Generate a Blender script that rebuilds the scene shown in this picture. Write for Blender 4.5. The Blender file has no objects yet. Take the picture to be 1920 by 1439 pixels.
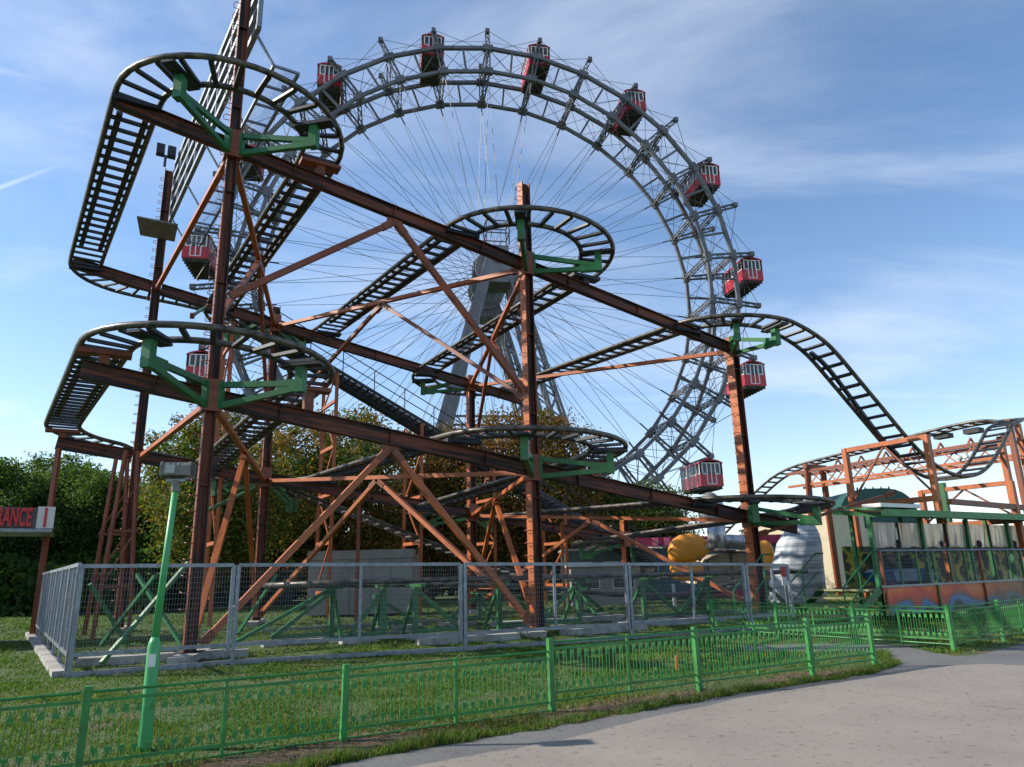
import bpy, math, random
import numpy as np
from mathutils import Vector, Matrix
random.seed(7); rng = np.random.default_rng(7)
scene = bpy.context.scene
COL = scene.collection
# ------------------------------------------------------------------ camera
FPX, PITCH, ROLL, EYE = 1340.0, 0.25968, -0.02477, 1.6
_F = np.array([0, math.cos(PITCH), math.sin(PITCH)]); _U0 = np.array([0, -math.sin(PITCH), math.cos(PITCH)]); _R0 = np.array([1.0, 0, 0])
_R = math.cos(ROLL)*_R0 + math.sin(ROLL)*_U0; _U = -math.sin(ROLL)*_R0 + math.cos(ROLL)*_U0
cam_d = bpy.data.cameras.new('camera'); cam = bpy.data.objects.new('camera', cam_d); COL.objects.link(cam)
cam_d.sensor_width = 36.0; cam_d.lens = FPX/1920*36.0; cam_d.clip_start = 0.1; cam_d.clip_end = 3000
m = Matrix.Identity(4)
for i in range(3):
    m[i][0] = _R[i]; m[i][1] = _U[i]; m[i][2] = -_F[i]
m[2][3] = EYE
cam.matrix_world = m; scene.camera = cam
# ------------------------------------------------------------------ world, sun, exposure
SUN_EL = math.radians(34); TOSUN = Vector((-0.999*math.cos(SUN_EL), 0.043*math.cos(SUN_EL), math.sin(SUN_EL)))
world = bpy.data.worlds.new('World'); scene.world = world; world.use_nodes = True
nt = world.node_tree; N = nt.nodes; L = nt.links; N.clear()
wo = N.new('ShaderNodeOutputWorld'); bg = N.new('ShaderNodeBackground'); sky = N.new('ShaderNodeTexSky')
sky.sky_type = 'NISHITA'; sky.sun_disc = False; sky.sun_elevation = SUN_EL; sky.sun_rotation = math.radians(-87.5)
sky.air_density = 1.0; sky.dust_density = 0.15; sky.ozone_density = 2.2; sky.altitude = 150
bg.inputs['Strength'].default_value = 0.115
tc = N.new('ShaderNodeTexCoord'); sep = N.new('ShaderNodeSeparateXYZ'); L.new(tc.outputs['Generated'], sep.inputs[0])
def mth(op, a, b=None, clamp=False):
    n = N.new('ShaderNodeMath'); n.operation = op; n.use_clamp = clamp
    for k, s in ((0, a), (1, b)):
        if s is None: continue
        if isinstance(s, (int, float)): n.inputs[k].default_value = s
        else: L.new(s, n.inputs[k])
    return n.outputs[0]
zc = mth('ADD', mth('MAXIMUM', sep.outputs[2], 0.0), 0.16)
cmb = N.new('ShaderNodeCombineXYZ'); L.new(mth('DIVIDE', sep.outputs[0], zc), cmb.inputs[0]); L.new(mth('DIVIDE', sep.outputs[1], zc), cmb.inputs[1])
def cloud(scale, stretch, rot, detail, lo, hi, off):
    mp = N.new('ShaderNodeMapping'); L.new(cmb.outputs[0], mp.inputs[0]); mp.inputs['Scale'].default_value = (scale*stretch, scale, 1)
    mp.inputs['Rotation'].default_value = (0, 0, rot); mp.inputs['Location'].default_value = off
    no = N.new('ShaderNodeTexNoise'); no.inputs['Scale'].default_value = 1.0; no.inputs['Detail'].default_value = detail; no.inputs['Roughness'].default_value = 0.58
    no.inputs['Distortion'].default_value = 0.5; L.new(mp.outputs[0], no.inputs['Vector'])
    mr = N.new('ShaderNodeMapRange'); mr.interpolation_type = 'SMOOTHSTEP'; mr.inputs[1].default_value = lo; mr.inputs[2].default_value = hi
    L.new(no.outputs[0], mr.inputs[0]); return mr.outputs[0]
wisps = cloud(1.5, 0.4, 0.7, 9, 0.42, 0.82, (3.1, 0.4, 0)); puffs = cloud(0.9, 0.8, 0.2, 8, 0.50, 0.80, (1.3, 5.2, 0))
veil = mth('POWER', mth('SUBTRACT', 1.0, mth('MAXIMUM', sep.outputs[2], 0.0), True), 7.0)
cl = mth('MAXIMUM', mth('MULTIPLY', veil, 0.62), mth('MAXIMUM', mth('MULTIPLY', wisps, 0.60), mth('MULTIPLY', puffs, 0.85)), True)
TRAILS = []
def contrail(p, q, width, amt):
    a = np.array(p); b_ = np.array(q); a = a/np.linalg.norm(a); b_ = b_/np.linalg.norm(b_); nrm = np.cross(a, b_); nrm /= np.linalg.norm(nrm); ax = np.cross(nrm, b_)
    def dot(v):
        n_ = N.new('ShaderNodeVectorMath'); n_.operation = 'DOT_PRODUCT'; L.new(tc.outputs['Generated'], n_.inputs[0]); n_.inputs[1].default_value = tuple(v); return n_.outputs['Value']
    across = mth('SUBTRACT', 1.0, mth('DIVIDE', mth('ABSOLUTE', dot(nrm)), width), True); along = mth('MULTIPLY', mth('MULTIPLY', dot(ax), -1.0), 9.0, True)
    return mth('MULTIPLY', mth('MULTIPLY', across, along), amt)
_rp = lambda x, y: _R*(x-960)/FPX - _U*(y-719.5)/FPX + _F
cl = mth('MAXIMUM', cl, contrail(_rp(0, 352), _rp(185, 282), .0038, .5)); cl = mth('MAXIMUM', cl, contrail(_rp(0, 132), _rp(230, 182), .009, .25))
mix = N.new('ShaderNodeMix'); mix.data_type = 'RGBA'; L.new(cl, mix.inputs['Factor']); hs = N.new('ShaderNodeHueSaturation'); hs.inputs['Saturation'].default_value = 1.06; hs.inputs['Value'].default_value = 1.22; L.new(sky.outputs[0], hs.inputs['Color']); L.new(hs.outputs[0], mix.inputs['A'])
mix.inputs['B'].default_value = (6.0, 6.5, 7.35, 1)
L.new(mix.outputs['Result'], bg.inputs['Color']); L.new(bg.outputs[0], wo.inputs['Surface'])
sun_d = bpy.data.lights.new('sun', 'SUN'); sun_d.energy = 4.7; sun_d.angle = math.radians(0.53); sun_d.color = (1.0, 0.92, 0.80)
sun = bpy.data.objects.new('sun', sun_d); COL.objects.link(sun); sun.rotation_euler = (-TOSUN).to_track_quat('-Z', 'Y').to_euler(); sun.location = (-30, 0, 40)
vs = scene.view_settings; vs.view_transform = 'Standard'; vs.look = 'None'; vs.exposure = 0.58; vs.gamma = 1.0
# ------------------------------------------------------------------ pixel helpers (photo 1920x1439)
O3 = np.array([0, 0, EYE]); A0 = np.array([-6.87, 15.8]); EU = np.array([.859, .512]); NV = np.array([-.512, .859])
def ray(x, y): return _R*(x-960)/FPX - _U*(y-719.5)/FPX + _F
def gp(x, y, z=0.0): d = ray(x, y); return O3 + d*(z-EYE)/d[2]
def dp(x, y, Y): d = ray(x, y); return O3 + d*Y/d[1]
def W(u, v, z=0.0): p = A0 + u*EU + v*NV; return np.array([p[0], p[1], z])
def onv(x, y, v): d = ray(x, y); t = (v + A0@NV)/(d[:2]@NV); return O3 + t*d
def onu(x, y, u): d = ray(x, y); t = (u + A0@EU)/(d[:2]@EU); return O3 + t*d
E3 = np.array([EU[0], EU[1], 0]); N3 = np.array([NV[0], NV[1], 0]); Z3 = np.array([0, 0, 1.0])
# ------------------------------------------------------------------ materials
def mat(name, col, rough=0.6, metal=0.0, var=0.0, scale=3.0, col2=None, stretch=None, lo=0.4, hi=0.62, bump=0.0, bscale=40.0, detail=5, trans=0.0, alpha=None, dirt=0.0):
    M = bpy.data.materials.new(name); M.use_nodes = True; t = M.node_tree; b = t.nodes['Principled BSDF']
    b.inputs['Base Color'].default_value = (*col, 1); b.inputs['Roughness'].default_value = rough; b.inputs['Metallic'].default_value = metal
    co = t.nodes.new('ShaderNodeTexCoord').outputs['Object']
    if col2 is not None or var:
        mp = t.nodes.new('ShaderNodeMapping'); t.links.new(co, mp.inputs[0]); mp.inputs['Scale'].default_value = stretch or (1, 1, 1)
        no = t.nodes.new('ShaderNodeTexNoise'); no.inputs['Scale'].default_value = scale; no.inputs['Detail'].default_value = detail; no.inputs['Roughness'].default_value = 0.62
        t.links.new(mp.outputs[0], no.inputs['Vector'])
        rp = t.nodes.new('ShaderNodeValToRGB'); c2 = col2 if col2 is not None else tuple(c*(1-var) for c in col)
        rp.color_ramp.elements[0].position = lo; rp.color_ramp.elements[1].position = hi
        rp.color_ramp.elements[0].color = (*c2, 1); rp.color_ramp.elements[1].color = (*col, 1)
        t.links.new(no.outputs[0], rp.inputs[0]); out = rp.outputs[0]
        if dirt:
            n2 = t.nodes.new('ShaderNodeTexNoise'); n2.inputs['Scale'].default_value = 1.1; n2.inputs['Detail'].default_value = 8; t.links.new(co, n2.inputs['Vector'])
            mr = t.nodes.new('ShaderNodeMapRange'); mr.inputs[1].default_value = .45; mr.inputs[2].default_value = .75; mr.inputs[3].default_value = 0; mr.inputs[4].default_value = dirt
            t.links.new(n2.outputs[0], mr.inputs[0]); mx = t.nodes.new('ShaderNodeMix'); mx.data_type = 'RGBA'
            t.links.new(mr.outputs[0], mx.inputs['Factor']); t.links.new(out, mx.inputs['A']); mx.inputs['B'].default_value = (.075, .05, .035, 1); out = mx.outputs['Result']
        t.links.new(out, b.inputs['Base Color'])
    if bump:
        nb = t.nodes.new('ShaderNodeTexNoise'); nb.inputs['Scale'].default_value = bscale; nb.inputs['Detail'].default_value = 4; t.links.new(co, nb.inputs['Vector'])
        bp = t.nodes.new('ShaderNodeBump'); bp.inputs['Strength'].default_value = bump; bp.inputs['Distance'].default_value = 0.02
        t.links.new(nb.outputs[0], bp.inputs['Height']); t.links.new(bp.outputs[0], b.inputs['Normal'])
    if trans: b.inputs['Transmission Weight'].default_value = trans
    if alpha is not None: b.inputs['Alpha'].default_value = alpha
    return M
M = {}
M['grain'] = mat('painted_wood_grain', (.160, .036, .012), .68, 0, 0, 1.5, (.009, .006, .005), (.22, 4.2, 4.2), .46, .57, bump=.15, bscale=30, dirt=.15)
M['orange'] = mat('orange_paint', (.42, .108, .024), .5, 0, .4, 2.0, None, (.6, 3, 3), .3, .6, bump=.08, dirt=.25)
M['rust'] = mat('brown_red_paint', (.22, .052, .015), .5, 0, .45, 2.2, None, (.6, 3, 3), .3, .6, dirt=.25)
M['green'] = mat('green_paint', (.015, .15, .04), .42, 0, .35, 3.5, None, None, .3, .6, dirt=.35, bump=.05)
M['fgreen'] = mat('bright_green_fence_paint', (.035, .25, .05), .5, 0, .45, 6, None, None, .3, .6, dirt=.4, bump=.1)
M['lampgreen'] = mat('mint_green_lamp_paint', (.07, .38, .13), .45, 0, .22, 4, None, None, .3, .62, dirt=.25, bump=.05)
M['rail'] = mat('weathered_steel_rail', (.115, .10, .075), .42, .25, 0, 4, (.022, .020, .019), None, .36, .6)
M['tie'] = mat('dark_steel_tie', (.050, .052, .055), .5, .2, .5, 6)
M['darksteel'] = mat('dark_blue_steel', (.030, .034, .044), .5, .2, .4, 4)
M['galv'] = mat('galvanised_steel', (.27, .30, .34), .42, .55, .3, 7, dirt=.2)
M['wheel'] = mat('wheel_grey_steel', (.135, .142, .155), .55, .15, .35, .5, dirt=.35)
M['wheelL'] = mat('wheel_light_grey_steel', (.185, .19, .20), .6, .1, .3, .3, dirt=.3)
M['cable'] = mat('steel_cable', (.07, .075, .085), .5, .3)
M['red'] = mat('gondola_red', (.46, .022, .034), .35, 0, .2, 1.5)
M['white'] = mat('white_paint', (.72, .71, .68), .45, 0, .12, 3, dirt=.12)
M['under'] = mat('gondola_underside', (.055, .05, .042), .7, 0, .5, 2)
M['glass'] = mat('dark_glass', (.035, .045, .055), .08)
M['conc'] = mat('concrete', (.40, .385, .35), .85, 0, .35, 4, bump=.2, dirt=.35)
M['timber'] = mat('dark_timber_block', (.045, .035, .028), .85, 0, .5, 6, None, (1, 6, 6))
M['grey'] = mat('grey_panel', (.27, .265, .25), .7, 0, .15, 1.5, dirt=.2)
M['cream'] = mat('cream_wall', (.60, .52, .36), .8, 0, .1, .5, dirt=.15)
M['sheet'] = mat('clear_plastic_sheet', (.50, .47, .40), .18, 0, .25, 1.2, trans=.35)
M['black'] = mat('black', (.015, .015, .016), .6)
M['dkgreen'] = mat('dark_green_roof', (.012, .075, .062), .55, 0, .2, .6)
M['yellow'] = mat('orange_yellow_panel', (.70, .27, .02), .4, 0, .1, 1)
M['silver'] = mat('silver_wrap', (.50, .52, .55), .3, .55, .5, 2.5, None, (3, 3, .6), bump=.6, bscale=5)
M['tarp'] = mat('grey_tarpaulin', (.34, .38, .42), .5, 0, .2, 2, bump=.5, bscale=4)
M['tarpd'] = mat('dark_grey_tarpaulin', (.15, .18, .21), .5, 0, .2, 2)
M['signred'] = mat('red_sign_letters', (.55, .015, .02), .4)
M['magenta'] = mat('magenta_board', (.33, .015, .06), .5, 0, .2, 1)
M['pink'] = mat('pink_board', (.75, .16, .22), .5)
M['teal'] = mat('teal_wall', (.06, .11, .12), .6, 0, .3, 1)
M['bark'] = mat('bark', (.075, .055, .04), .9, 0, .5, 6, None, (4, 4, .6), bump=.5, bscale=14)
M['lampgrey'] = mat('lamp_housing', (.19, .19, .165), .5, .2, .3, 6)
M['lens'] = mat('lamp_lens', (.34, .33, .29), .2)
M['mesh'] = mat('wire_mesh', (.25, .27, .29), .5, .5)
M['blue'] = mat('blue_paint', (.05, .22, .50), .4, 0, .2, 2)
M['post_red'] = mat('orange_marker', (.50, .08, .02), .6)
def leafmat(name, c, tr=.35):
    m_ = bpy.data.materials.new(name); m_.use_nodes = True; t = m_.node_tree; b = t.nodes['Principled BSDF']
    b.inputs['Base Color'].default_value = (*c, 1); b.inputs['Roughness'].default_value = .6; b.inputs['Specular IOR Level'].default_value = .18
    tl = t.nodes.new('ShaderNodeBsdfTranslucent'); tl.inputs['Color'].default_value = (c[0]*1.5, c[1]*1.6, c[2]*.9, 1)
    ms = t.nodes.new('ShaderNodeMixShader'); ms.inputs[0].default_value = tr
    t.links.new(b.outputs[0], ms.inputs[1]); t.links.new(tl.outputs[0], ms.inputs[2]); t.links.new(ms.outputs[0], t.nodes['Material Output'].inputs[0]); return m_
GREENS = [leafmat('leaf_dark_green', (.030, .064, .016), .42), leafmat('leaf_green', (.055, .100, .022), .42), leafmat('leaf_light_green', (.095, .145, .03), .42)]
YELLOWS = [leafmat('leaf_olive', (.06, .085, .02)), leafmat('leaf_yellow_green', (.14, .14, .025)), leafmat('leaf_gold', (.26, .16, .025))]
BROWNS = [leafmat('leaf_brown', (.075, .042, .016), .42), leafmat('leaf_rust', (.16, .078, .02), .42), leafmat('leaf_amber', (.23, .13, .026), .42)]
GRASSM = [leafmat('grass_green', (.050, .105, .014), .3), leafmat('grass_light', (.100, .160, .026), .3), leafmat('grass_dry', (.15, .13, .045), .3)]
# ------------------------------------------------------------------ builders
def unit(a): a = np.asarray(a, float); return a/np.linalg.norm(a)
class MB:
    def __init__(s): s.v = []; s.f = []
    def add(s, vs, fs):
        b = len(s.v); s.v += [tuple(map(float, p)) for p in vs]; s.f += [tuple(b+i for i in f) for f in fs]; return s
    BF = [(0, 3, 2, 1), (4, 5, 6, 7), (0, 1, 5, 4), (1, 2, 6, 5), (2, 3, 7, 6), (3, 0, 4, 7)]
    def box(s, x0, x1, y0, y1, z0, z1):
        return s.add([(x0, y0, z0), (x1, y0, z0), (x1, y1, z0), (x0, y1, z0), (x0, y0, z1), (x1, y0, z1), (x1, y1, z1), (x0, y1, z1)], s.BF)
    def bar(s, p, q, w, h=None, up=(0, 0, 1), oy=0, oz=0):
        h = w if h is None else h; p = np.asarray(p, float); q = np.asarray(q, float); x = unit(q-p); up = np.asarray(up, float)
        if abs(x@unit(up)) > .98: up = np.array([0, 1.0, 0]) if abs(x[1]) < .9 else np.array([1.0, 0, 0])
        y = unit(np.cross(up, x)); z = np.cross(x, y); vs = []
        for c in (p, q):
            for a, b in ((-1, -1), (1, -1), (1, 1), (-1, 1)): vs.append(c + y*(oy+a*w/2) + z*(oz+b*h/2))
        return s.add(vs, [(0, 1, 2, 3), (7, 6, 5, 4), (0, 4, 5, 1), (1, 5, 6, 2), (2, 6, 7, 3), (3, 7, 4, 0)])
    def tube(s, pts, r, n=8, up=(0, 0, 1), closed=False, r2=None):
        P = [np.asarray(p, float) for p in pts]; k = len(P); vs = []; up = np.asarray(up, float)
        for i in range(k):
            a = P[(i-1) % k] if (closed or i > 0) else P[i]; b = P[(i+1) % k] if (closed or i < k-1) else P[i]
            x = unit(b-a); u_ = up if abs(x@up) < .98 else np.array([0, 1.0, 0]); y = unit(np.cross(u_, x)); z = np.cross(x, y)
            rr = r if r2 is None else r + (r2-r)*i/(k-1)
            for j in range(n):
                t = 2*math.pi*j/n; vs.append(P[i] + rr*(y*math.cos(t) + z*math.sin(t)))
        fs = []
        for i in range(k if closed else k-1):
            i2 = (i+1) % k
            for j in range(n): fs.append((i*n+j, i*n+(j+1) % n, i2*n+(j+1) % n, i2*n+j))
        if not closed: fs.append(tuple(range(n-1, -1, -1))); fs.append(tuple((k-1)*n+j for j in range(n)))
        return s.add(vs, fs)
    def lathe(s, prof, c=(0, 0, 0), n=14):
        vs = []; c = np.asarray(c, float)
        for r, z in prof:
            for j in range(n): t = 2*math.pi*j/n; vs.append(c + (r*math.cos(t), r*math.sin(t), z))
        fs = [(i*n+j, i*n+(j+1) % n, (i+1)*n+(j+1) % n, (i+1)*n+j) for i in range(len(prof)-1) for j in range(n)]
        fs.append(tuple(range(n-1, -1, -1))); fs.append(tuple((len(prof)-1)*n+j for j in range(n)))
        return s.add(vs, fs)
    def prism(s, poly, d):      # poly list of 3d points, extruded by vector d
        k = len(poly); P = [np.asarray(p, float) for p in poly]; d = np.asarray(d, float)
        return s.add(P + [p+d for p in P], [tuple(range(k-1, -1, -1)), tuple(range(k, 2*k))] + [(i, (i+1) % k, k+(i+1) % k, k+i) for i in range(k)])
    def mesh(s, name, m_, smooth=False):
        me = bpy.data.meshes.new(name); me.from_pydata(s.v, [], s.f); me.materials.append(m_)
        if smooth: me.polygons.foreach_set('use_smooth', [True]*len(me.polygons))
        me.update(); return me
    def build(s, name, m_, parent=None, smooth=False, raw=False):
        if parent is not None and not raw:
            o = np.array(origin(parent)); s.v = [tuple(np.asarray(p)-o) for p in s.v]
        ob = bpy.data.objects.new(name, s.mesh(name, m_, smooth)); COL.objects.link(ob)
        if parent is not None: ob.parent = parent
        return ob
def origin(p):
    o = Vector((0, 0, 0))
    while p is not None: o = o + p.location; p = p.parent
    return o
def tag(o, label=None, cat=None, group=None, kind=None):
    if label: o['label'] = label
    if cat: o['category'] = cat
    if group: o['group'] = group
    if kind: o['kind'] = kind
    return o
def thing(name, loc, label, cat, group=None):
    o = bpy.data.objects.new(name, None); COL.objects.link(o); o.location = [float(c) for c in loc]; o.empty_display_size = .3
    return tag(o, label, cat, group)
def place(name, me, parent, mw):          # shared mesh child, world matrix mw, parent an unrotated thing
    ob = bpy.data.objects.new(name, me); COL.objects.link(ob); ob.parent = parent
    ob.matrix_local = Matrix.Translation(-origin(parent)) @ mw; return ob
def frame(x, y, z, o):
    m_ = Matrix.Identity(4)
    for i in range(3): m_[i][0] = x[i]; m_[i][1] = y[i]; m_[i][2] = z[i]; m_[i][3] = o[i]
    return m_
def axis_obj(name, fn, m_, p, q, parent, up=(0, 0, 1)):   # mesh built along local X by fn(MB, length), set from p to q
    p = np.asarray(p, float); q = np.asarray(q, float); x = unit(q-p); up = np.asarray(up, float)
    if abs(x@up) > .98: up = np.array([0, 1.0, 0])
    y = unit(np.cross(up, x)); z = np.cross(x, y); b = MB(); fn(b, float(np.linalg.norm(q-p)))
    return place(name, b.mesh(name, m_), parent, frame(x, y, z, p))
def ibeam(w, h, t=.025):
    def fn(b, l):
        b.box(0, l, -w/2, w/2, h/2-t, h/2); b.box(0, l, -w/2, w/2, -h/2, -h/2+t); b.box(0, l, -t/2, t/2, -h/2+t, h/2-t)
        for x in np.arange(1.4, l-.5, 2.8): b.box(x, x+.02, -w/2+.01, w/2-.01, -h/2+t, h/2-t)
    return fn
def square(w, h=None):
    h = h or w
    return lambda b, l: b.box(0, l, -w/2, w/2, -h/2, h/2)
def flat_poly(name, pts, z, m_, kind='structure'):
    me = bpy.data.meshes.new(name); me.from_pydata([(float(p[0]), float(p[1]), z) for p in pts], [], [tuple(range(len(pts)))]); me.materials.append(m_)
    o = bpy.data.objects.new(name, me); COL.objects.link(o); o['kind'] = kind; return o
# ------------------------------------------------------------------ ground
def ground_mat():
    G = bpy.data.materials.new('lawn_soil'); G.use_nodes = True; t = G.node_tree; b = t.nodes['Principled BSDF']; b.inputs['Roughness'].default_value = .95
    co = t.nodes.new('ShaderNodeTexCoord').outputs['Object']
    def nz(s, d, v=None):
        n = t.nodes.new('ShaderNodeTexNoise'); n.inputs['Scale'].default_value = s; n.inputs['Detail'].default_value = d; t.links.new(co, n.inputs['Vector']); return n.outputs[0]
    r1 = t.nodes.new('ShaderNodeValToRGB'); t.links.new(nz(9, 8), r1.inputs[0]); e = r1.color_ramp.elements
    e[0].position = .3; e[0].color = (.022, .050, .009, 1); e[1].position = .72; e[1].color = (.07, .12, .02, 1)
    r2 = t.nodes.new('ShaderNodeValToRGB'); t.links.new(nz(14, 8), r2.inputs[0]); e = r2.color_ramp.elements
    e[0].position = .3; e[0].color = (.055, .036, .02, 1); e[1].position = .75; e[1].color = (.16, .115, .06, 1)
    mr = t.nodes.new('ShaderNodeMapRange'); mr.inputs[1].default_value = .52; mr.inputs[2].default_value = .72; t.links.new(nz(.9, 6), mr.inputs[0])
    mx = t.nodes.new('ShaderNodeMix'); mx.data_type = 'RGBA'; t.links.new(mr.outputs[0], mx.inputs['Factor']); t.links.new(r1.outputs[0], mx.inputs['A']); t.links.new(r2.outputs[0], mx.inputs['B'])
    t.links.new(mx.outputs['Result'], b.inputs['Base Color'])
    bp = t.nodes.new('ShaderNodeBump'); bp.inputs['Strength'].default_value = .7; bp.inputs['Distance'].default_value = .05; t.links.new(nz(35, 6), bp.inputs['Height']); t.links.new(bp.outputs[0], b.inputs['Normal'])
    return G
flat_poly('lawn_ground', [(-900, -60), (900, -60), (900, 1500), (-900, 1500)], 0.0, ground_mat())
def asphalt(name, c, c2, spots=True):
    A = bpy.data.materials.new(name); A.use_nodes = True; t = A.node_tree; b = t.nodes['Principled BSDF']; b.inputs['Roughness'].default_value = .88
    co = t.nodes.new('ShaderNodeTexCoord').outputs['Object']
    def nz(s, d):
        n = t.nodes.new('ShaderNodeTexNoise'); n.inputs['Scale'].default_value = s; n.inputs['Detail'].default_value = d; t.links.new(co, n.inputs['Vector']); return n.outputs[0]
    r = t.nodes.new('ShaderNodeValToRGB'); t.links.new(nz(.8, 9), r.inputs[0]); r.color_ramp.elements[0].position = .3; r.color_ramp.elements[1].position = .7
    r.color_ramp.elements[0].color = (*c2, 1); r.color_ramp.elements[1].color = (*c, 1)
    r2 = t.nodes.new('ShaderNodeValToRGB'); t.links.new(nz(120, 3), r2.inputs[0]); r2.color_ramp.elements[0].position = .28; r2.color_ramp.elements[1].position = .62
    r2.color_ramp.elements[0].color = (.25, .24, .23, 1); r2.color_ramp.elements[1].color = (1.08, 1.06, 1.04, 1)
    r3 = t.nodes.new('ShaderNodeValToRGB'); t.links.new(nz(11, 5), r3.inputs[0]); r3.color_ramp.elements[0].position = .34; r3.color_ramp.elements[1].position = .40
    r3.color_ramp.elements[0].color = (.6, .58, .56, 1); r3.color_ramp.elements[1].color = (1, 1, 1, 1)
    vo = t.nodes.new('ShaderNodeTexVoronoi'); vo.feature = 'DISTANCE_TO_EDGE'; vo.inputs['Scale'].default_value = .16
    wn = t.nodes.new('ShaderNodeTexNoise'); wn.inputs['Scale'].default_value = 1.5; wn.inputs['Detail'].default_value = 6; t.links.new(co, wn.inputs['Vector'])
    wv = t.nodes.new('ShaderNodeVectorMath'); wv.operation = 'MULTIPLY_ADD'; t.links.new(wn.outputs[1], wv.inputs[0]); wv.inputs[1].default_value = (1.2, 1.2, 0); t.links.new(co, wv.inputs[2]); t.links.new(wv.outputs[0], vo.inputs['Vector'])
    rc = t.nodes.new('ShaderNodeValToRGB'); t.links.new(vo.outputs[0], rc.inputs[0]); rc.color_ramp.elements[0].position = .0; rc.color_ramp.elements[1].position = .0022
    rc.color_ramp.elements[0].color = (.5, .48, .46, 1); rc.color_ramp.elements[1].color = (1, 1, 1, 1)
    out = r.outputs[0]
    for k in (r2, r3, rc):
        mx = t.nodes.new('ShaderNodeMix'); mx.data_type = 'RGBA'; mx.blend_type = 'MULTIPLY'; mx.inputs['Factor'].default_value = .8
        t.links.new(out, mx.inputs['A']); t.links.new(k.outputs[0], mx.inputs['B']); out = mx.outputs['Result']
    t.links.new(out, b.inputs['Base Color'])
    bp = t.nodes.new('ShaderNodeBump'); bp.inputs['Strength'].default_value = .35; bp.inputs['Distance'].default_value = .01; t.links.new(nz(150, 3), bp.inputs['Height']); t.links.new(bp.outputs[0], b.inputs['Normal'])
    return A
def jag(pts, a, n=6):
    out = []
    for p, q in zip(pts[:-1], pts[1:]):
        for k in range(n):
            t = k/n; c = np.asarray(p[:2])*(1-t) + np.asarray(q[:2])*t; out.append(c + rng.normal(0, a, 2))
    return out + [np.asarray(pts[-1][:2])]
edge = jag([gp(x, y) for x, y in ((420, 1475), (600, 1441), (760, 1412), (900, 1387), (1060, 1361), (1200, 1335), (1330, 1312), (1450, 1292), (1560, 1277), (1640, 1264), (1688, 1246), (1668, 1229), (1560, 1222), (1395, 1224))], .035)
edge2 = jag([gp(x, y) for x, y in ((1390, 1211), (1500, 1208), (1620, 1207), (1700, 1214), (1785, 1231), (1830, 1229), (1925, 1207))], .03)
ROADPOLY = [np.array(p) for p in edge + edge2 + [(40, 26), (40, -6), (-2.2, -6), (-2.2, 5.0)]]
flat_poly('path_edge', ROADPOLY, .004, asphalt('grey_asphalt_edge', (.17, .168, .165), (.12, .12, .12)))
inner = jag([gp(x, y) for x, y in ((640, 1462), (850, 1425), (1050, 1390), (1200, 1352), (1420, 1304), (1640, 1272), (1720, 1258), (1790, 1249), (1850, 1246), (1935, 1250))], .012)
flat_poly('road', inner + [(40, 12), (40, -6), (-1.6, -6), (-1.6, 5.0)], .008, asphalt('road_asphalt', (.305, .272, .235), (.245, .22, .192)))
M_SOIL = mat('bare_soil', (.135, .088, .048), .95, 0, 0, 7, (.040, .026, .015), None, .35, .65, bump=.8, bscale=25)
ss = [W(u, -9.25+.22*math.sin(u*1.9)+rng.normal(0, .06)) for u in np.arange(-8, 9.4, .18)] + [W(u, -10.25+.12*math.sin(u*2.7)+rng.normal(0, .05)) for u in np.arange(9.2, -8, -.18)]
flat_poly('soil_strip', ss, .002, M_SOIL)
def in_road(X, Y):
    P = np.array(ROADPOLY); r = np.zeros(len(X), bool); j = len(P)-1
    for i in range(len(P)):
        c = ((P[i, 1] > Y) != (P[j, 1] > Y)) & (X < (P[j, 0]-P[i, 0])*(Y-P[i, 1])/(P[j, 1]-P[i, 1]+1e-12) + P[i, 0]); r ^= c; j = i
    return r
def soup(name, V, nper, mats, idx, kind=None, parent=None):   # V (n*nper,3): n polygons of nper corners
    n = len(V)//nper; me = bpy.data.meshes.new(name); me.vertices.add(len(V)); me.vertices.foreach_set('co', np.asarray(V, np.float32).ravel())
    me.loops.add(len(V)); me.loops.foreach_set('vertex_index', np.arange(len(V), dtype=np.int32))
    me.polygons.add(n); me.polygons.foreach_set('loop_start', np.arange(0, len(V), nper, dtype=np.int32)); me.polygons.foreach_set('loop_total', np.full(n, nper, np.int32))
    for m_ in mats: me.materials.append(m_)
    me.polygons.foreach_set('material_index', np.asarray(idx, np.int32)); me.update(calc_edges=True); me.validate()
    o = bpy.data.objects.new(name, me); COL.objects.link(o)
    if kind: o['kind'] = kind
    if parent is not None: o.parent = parent
    return o
def vnoise(X, Y, s, seed):
    r = np.random.default_rng(seed); g = r.random((64, 64)); x = X*s; y = Y*s; xi = np.floor(x).astype(int); yi = np.floor(y).astype(int); fx = x-xi; fy = y-yi
    fx = fx*fx*(3-2*fx); fy = fy*fy*(3-2*fy); h = lambda a, b: g[a % 64, b % 64]
    return (h(xi, yi)*(1-fx)+h(xi+1, yi)*fx)*(1-fy)+(h(xi, yi+1)*(1-fx)+h(xi+1, yi+1)*fx)*fy
n = 480000
ang = rng.uniform(-.75, .75, n); dist = 5.0*np.exp(rng.random(n)**1.15*math.log(48/5.0)); X = dist*np.sin(ang); Y = dist*np.cos(ang)
VC = (X-A0[0])*NV[0] + (Y-A0[1])*NV[1]
dens = np.clip(.03 + 2.0*vnoise(X, Y, .9, 3)*vnoise(X, Y, 3.1, 4), 0, 1); band = np.exp(-((VC+9.78)/.6)**4); dens *= 1-.95*band*(vnoise(X, Y, 1.3, 9) > .2)
keep = (~in_road(X, Y)) & (rng.random(n) < dens); X = X[keep]; Y = Y[keep]; dist = dist[keep]; VC = VC[keep]; n = len(X)
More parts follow.
